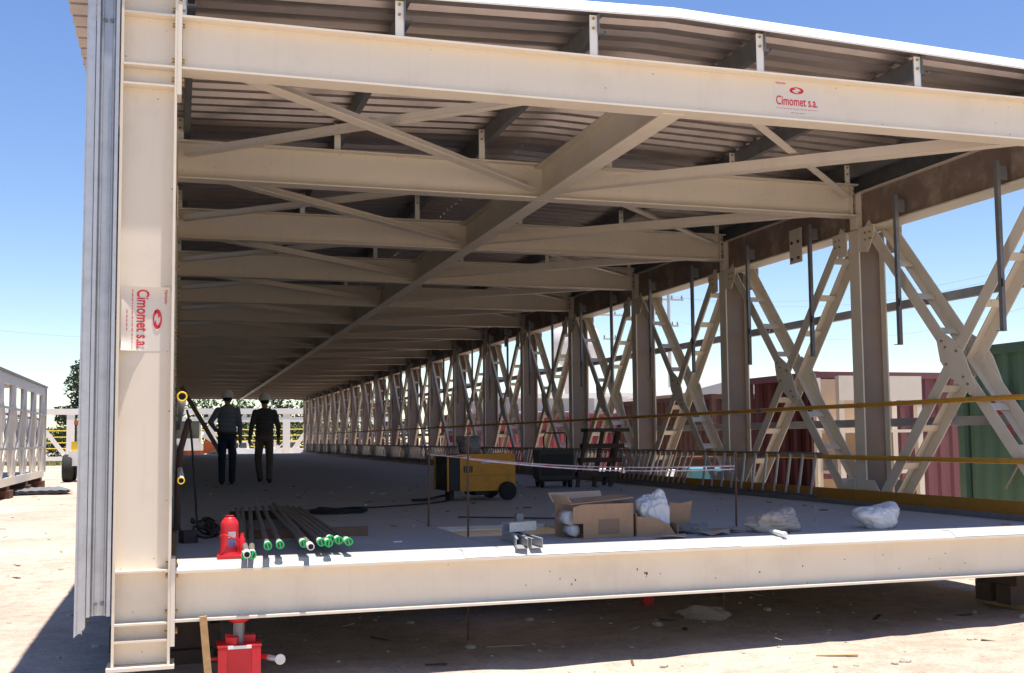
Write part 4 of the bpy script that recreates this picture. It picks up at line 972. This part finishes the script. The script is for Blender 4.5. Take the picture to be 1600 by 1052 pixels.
# yard clutter behind the railing
def drum(x, y, k, label, r_=.29, h=.88):
    t = thing('drum', label, 'drum', (x, y, G))
    MB().lathe([(r_*.97, 0), (r_, .02), (r_, h*.33), (r_*1.03, h*.345), (r_, h*.36), (r_, h*.66), (r_*1.03, h*.675), (r_, h*.69), (r_, h-.02), (r_*.97, h)], k, 20).build('shell', t)
    MB().lathe([(.03, h), (.03, h+.02)], 'galvd', 10, (r_*.6, 0, 0)).build('bung', t)
drum(11.3, 13.9, 'teal', 'teal drum standing beyond the railing, right of the step frame'); drum(10.9, 16.5, 'teal', 'teal drum standing further back beyond the railing')
drum(10.6, 18.6, 'print_blue', 'dark blue drum in the yard behind the railing'); drum(12.0, 17.6, 'white', 'white drum in the yard behind the railing')
t = thing('traffic_cone', 'orange cone in the yard behind the railing', 'cone', (10.6, 14.0, G)); MB().box(-.18, .18, -.18, .18, 0, .03, 'orange').build('base', t); MB().lathe([(.14, .03), (.03, .7)], 'orange', 16).build('cone', t); MB().lathe([(.1, .3), (.075, .45)], 'white', 16, (.0, 0, .002)).build('band', t)
for k, (x, y, h, lab) in enumerate(((10.3, 20.5, 5, 'low stack of pale pallets behind the dark welding machine'), (10.6, 24.5, 7, 'tall stack of pale pallets in front of the far red containers'), (13.8, 25.5, 5, 'stack of pale pallets before the right-hand red container'), (10.2, 29, 4, 'short stack of pale pallets far behind the yellow generator'))):
    t = thing('pallet_stack', lab, 'pallets', (x, y, G), random.uniform(-.3, .3))
    for j in range(h):
        for s_ in (-.5, 0, .5): MB().box(-.6, .6, s_-.05, s_+.05, j*.14, j*.14+.1, 'cardl').build('bearer', t)
        for s_ in range(5): MB().box(-.6+s_*.26, -.44+s_*.26, -.55, .55, j*.14+.1, j*.14+.125, 'creamw').build('slat', t)
def bicycle(x, y, rz, k, label):
    t = thing('bicycle', label, 'bicycle', (x, y, G), rz)
    for c in (-.5, .5):
        pts = [(c+.32*math.cos(a), 0, .34+.32*math.sin(a)) for a in [j*math.pi/12 for j in range(25)]]
        o_ = MB().tube(pts, .018, 'rubber', 6).build('wheel', t); sp_ = MB()
        for j in range(8): a = j*math.pi/8; sp_.tube([(c-.31*math.cos(a), 0, .34-.31*math.sin(a)), (c+.31*math.cos(a), 0, .34+.31*math.sin(a))], .003, 'galv', 4)
        sp_.build('spokes', o_)
    m_ = MB()
    for a, b_ in (((-.5, .34), (-.1, .3)), ((-.1, .3), (.36, .8)), ((-.2, .82), (.36, .82)), ((-.1, .3), (-.22, .9)), ((-.5, .34), (-.2, .82)), ((.5, .34), (.34, .95))): m_.tube([(a[0], 0, a[1]), (b_[0], 0, b_[1])], .017, k, 6)
    m_.build('frame', t); MB().tube([(.3, -.28, 1.0), (.35, 0, .97), (.3, .28, 1.0)], .013, 'galv', 6).build('handlebar', t); MB().lathe([(.03, -.12), (.09, .08), (.05, .13)], 'black', 10, (-.24, 0, .93), 'x').build('saddle', t)
bicycle(10.7, 12.8, R(60), 'teal', 'teal bicycle parked beyond the railing'); bicycle(11.0, 12.0, R(75), 'redp', 'red bicycle parked beyond the railing nearest the maroon container'); bicycle(10.4, 15.4, R(50), 'red', 'red bicycle parked further back beyond the railing')
# buildings
def building(x0, x1, y0, y1, h, k, label, gable=0, nwin=4):
    t = thing('building', label, 'building', (x0, y0, G)); W_, D2 = x1-x0, y1-y0
    MB().box(0, W_, 0, D2, 0, h, k).build('wall', t)
    if gable: MB().ext([(-.3, -.3, h), (W_+.3, -.3, h), (W_/2, -.3, h+gable)], (0, D2+.6, 0), 'buildg').build('roof', t)
    else: MB().box(-.2, W_+.2, -.2, D2+.2, h, h+.25, 'white').build('roof', t)
    for j in range(nwin):
        x = W_*(j+.5)/nwin; wn = MB().box(x-.7, x+.7, -.06, -.002, h*.55, h*.82, 'white').build('window', t); MB().box(x-.6, x+.6, -.075, -.061, h*.57, h*.80, 'glass').build('pane', wn)
building(24.5, 36, 58, 66, 4.3, 'build', 'low white flat-roofed building far behind the red containers'); building(17.5, 22.5, 50, 58, 3.9, 'buildg', 'grey flat-roofed shed left of the low white building', 0, 2)
building(16.0, 19.5, 25, 29, 3.1, 'buildg', 'dark gabled shed peeping over the rusty container', .5, 2)
t = thing('water_tower', 'pale round tower tank behind the white building', 'tower', (37, 92, G)); MB().lathe([(1.2, 0), (1.2, 8.5), (2.2, 9.2), (2.2, 12), (1.5, 12.6)], 'build', 20).build('shaft', t); MB().lathe([(2.3, 9.0), (2.3, 9.25)], 'concrete', 20).build('ring', t)
# utility poles and wires
def pole(x, y, h, label):
    t = thing('utility_pole', label, 'pole', (x, y, G)); MB().tube([(0, 0, 0), (0, 0, h)], [.16, .1], 'concrete', 10).build('shaft', t)
    for z, l in ((h-.4, 1.1), (h-2.2, .7)):
        c_ = MB().bar((-l, 0, z), (l, 0, z), .12, .12, 'concrete').build('crossarm', t)
        for x_ in (-l*.9, 0.25, l*.9): MB().lathe([(.05, 0), (.07, .08), (.03, .25)], 'galvd', 8, (x_, 0, z+.06)).build('insulator', c_)
pole(31.9, 60, 11.4, 'tall grey utility pole with crossarms, nearer of two behind the truss'); pole(31, 68, 11.2, 'tall grey utility pole with crossarms, left of two behind the truss'); pole(46, 42, 11, 'grey utility pole at the right beyond the containers'); pole(-25, 62, 11, 'grey utility pole beyond the left picture edge')
def wire(p, q_, sag, label):
    p, q_ = Vector(p), Vector(q_); pts = []
    for i in range(25): t = i/24; v = p.lerp(q_, t); v.z -= sag*4*t*(1-t); pts.append(v)
    tag(MB().tube(pts, .008, 'galvd', 4).build('overhead_wire'), label, 'wire')
wire((-25, 62, 9.9), (-4.5, 75, 8.2), .6, 'thin overhead wire crossing the sky at the left')
for k, (dx, z) in enumerate(((-.9, 10.4), (.25, 10.4), (.9, 8.6))): wire((31.9+dx, 60, z), (46+dx, 42, z-.3), 1.1+.3*k, ['upper thin overhead wire between the poles behind the truss', 'middle thin overhead wire between the poles behind the truss', 'lowest thin overhead wire between the poles behind the truss'][k])

# ------------------------------------------------------------------ trees
def tree(x, y, h, r_, k, label, nl=1500, group='trees beyond the far end', base=.25):
    t = thing('tree', label, 'tree', (x, y, G), 0, group); rnd = random.Random(int(x*13+y*7)); hb = h*base
    m_ = MB().tube([(0, 0, 0), (.1, .05, h*.3), (0, .1, h*.6), (.1, 0, h*.85)], [.04*h**.8, .03*h**.8, .018*h**.8, .006*h**.8], 'bark', 8)
    cl = []
    for j in range(9):
        a = rnd.uniform(0, 6.28); zz = rnd.uniform(hb, h*.9); rr = r_*rnd.uniform(.35, .75)*(1-.5*max(0, (zz-h*.6)/(h*.4))); c = Vector((rr*math.cos(a), rr*math.sin(a), zz)); cl.append((c, r_*rnd.uniform(.32, .55)))
        m_.tube([(0, .05, zz*.6), c*.6+Vector((0, 0, zz*.3)), c], [.05, .035, .015], 'bark', 5)
    m_.build('trunk', t); cl.append((Vector((0, 0, h*.85)), r_*.4)); vs = []; fs = []
    for j in range(nl):
        c, cr = rnd.choice(cl); d = Vector((rnd.gauss(0, 1), rnd.gauss(0, 1), rnd.gauss(0, 1))).normalized()*cr*rnd.random()**.4; p = c+d; p.z = max(p.z, .15)
        s_ = rnd.uniform(.1, .24)*(.6+r_*.12); a = Vector((rnd.gauss(0, 1), rnd.gauss(0, 1), rnd.gauss(0, .6))).normalized(); b_ = a.cross(Vector((rnd.gauss(0, 1), rnd.gauss(0, 1), rnd.gauss(0, 1)))).normalized()
        o_ = len(vs); vs += [p-a*s_, p+b_*s_*.5, p+a*s_, p-b_*s_*.5]; fs.append((o_, o_+1, o_+2, o_+3))
    me_ = bpy.data.meshes.new('crown'); me_.from_pydata([tuple(v) for v in vs], [], fs); me_.materials.append(MT[k]); ob('crown', me_, t)
tree(-7.9, 94, 9.3, 2.5, 'leafd', 'tall dark tree rising beside the left cladding', 3600, None, .42)
pos = [(-14, 104, 4.2, 3.2), (-10, 101, 3.2, 2.6), (-5.5, 105, 3.9, 3.0), (-1, 99, 5.9, 3.0), (2.6, 101, 6.6, 3.2), (6.2, 98, 5.8, 3.0), (9.4, 101, 6.4, 3.3), (12.6, 97, 6.1, 3.1), (16.0, 100, 5.6, 3.2), (19.5, 98, 5.2, 3.0), (4.4, 93, 3.2, 2.2), (10.2, 92, 3.4, 2.2), (13.6, 91, 3.0, 2.2)]
for j, (x, y, h, r_) in enumerate(pos): tree(x, y, h, r_, 'leaf' if j % 3 else 'leafd', ORD[sorted(p_[0] for p_ in pos).index(x)]+' bushy tree from the left in the line beyond the far end of the yard', 1700, 'line of trees beyond the far end', .12)

# grass strip at the far end of the yard
rnd = random.Random(3); vs = []; fs = []
for j in range(9000):
    x, y = rnd.uniform(-26, 22), rnd.uniform(80, 100); h = rnd.uniform(.1, .45); a = rnd.uniform(0, 3.14); o_ = len(vs)
    vs += [(x-.1*math.cos(a), y-.1*math.sin(a), G-.02), (x+.1*math.cos(a), y+.1*math.sin(a), G-.02), (x+rnd.uniform(-.15, .15), y+rnd.uniform(-.15, .15), G+h)]; fs.append((o_, o_+1, o_+2))
me = bpy.data.meshes.new('grass'); me.from_pydata(vs, [], fs); me.materials.append(MT['grass']); o = ob('grass', me); o['kind'] = 'stuff'; tag(o, 'strip of dry grass beyond the far end of the yard', 'grass')

# yard clutter seen through the foot of the right truss
def crate(x, y, w_, d_, h_, k, label, rz=0):
    t = thing('crate', label, 'crate', (x, y, G), rz)
    MB().box(-w_/2, w_/2, -d_/2, d_/2, .06, h_, k).build('body', t); MB().box(-w_/2-.02, w_/2+.02, -d_/2-.02, d_/2+.02, h_, h_+.05, k).build('lid', t)
    for sx in (-1, 1): MB().box(sx*w_*.4-.05, sx*w_*.4+.05, -d_/2, d_/2, 0, .06, 'woodd').build('skid', t)
crate(9.6, 10.2, .9, .7, .75, 'white', 'low white crate beyond the railing near the rack', .3)
crate(9.9, 11.6, .6, .6, 1.05, 'teal', 'teal crate beyond the railing left of the maroon container', -.2)
crate(10.0, 17.2, 1.0, .7, .9, 'white', 'white crate beyond the railing behind the step frame', .2)
crate(10.2, 19.3, .7, .7, 1.1, 'print_blue', 'dark blue crate beyond the railing further back', .5)
crate(11.6, 15.2, .8, .8, 1.2, 'rust', 'rusty red crate in the yard beyond the teal drums', .1)
crate(10.4, 22.6, 1.2, .9, 1.0, 'white', 'white crate in front of the pallet stacks', 0)
crate(9.9, 13.2, .5, .4, .6, 'orange', 'small orange crate beyond the railing', .4)

# litter on the yard
rnd = random.Random(11); m = MB()
for j in range(170):
    x, y = (rnd.uniform(-7, -1.2), rnd.uniform(1, 30)) if j % 2 else (rnd.uniform(-1, 11), rnd.uniform(-3, 5))
    a = rnd.uniform(0, 3.14); l, w_ = rnd.uniform(.03, .16), rnd.uniform(.004, .03); z = G+(ground_h(x, y) if y < 45 else 0)+.006
    m.obox((x, y, z), (l*math.cos(a), l*math.sin(a), rnd.uniform(-.01, .02)), (-w_*math.sin(a), w_*math.cos(a), 0), (0, 0, .004), rnd.choice(['wood', 'woodd', 'cardl', 'woodd', 'stone', 'white', 'rebar']))
o = m.build('ground_litter'); o['kind'] = 'stuff'; tag(o, 'splinters, wire ends and paper bits scattered over the yard', 'litter')
# scraps on the deck: offcuts and dust clods too small to tell apart
m = MB()
for j in range(150):
    x, y = rnd.uniform(.2, 7.5), rnd.uniform(.4, 14); a = rnd.uniform(0, 3.14); l, w_ = rnd.uniform(.01, .05), rnd.uniform(.004, .014)
    if 2.4 < x < 3.5 and 1.2 < y < 2.4: continue
    m.obox((x, y, .006), (l*math.cos(a), l*math.sin(a), 0), (-w_*math.sin(a), w_*math.cos(a), 0), (0, 0, .005), rnd.choice(['wood', 'galvd', 'cardl', 'woodd', 'stone', 'white']))
o = m.build('deck_litter'); o['kind'] = 'stuff'; tag(o, 'small offcuts and crumbs scattered over the grey deck', 'litter')
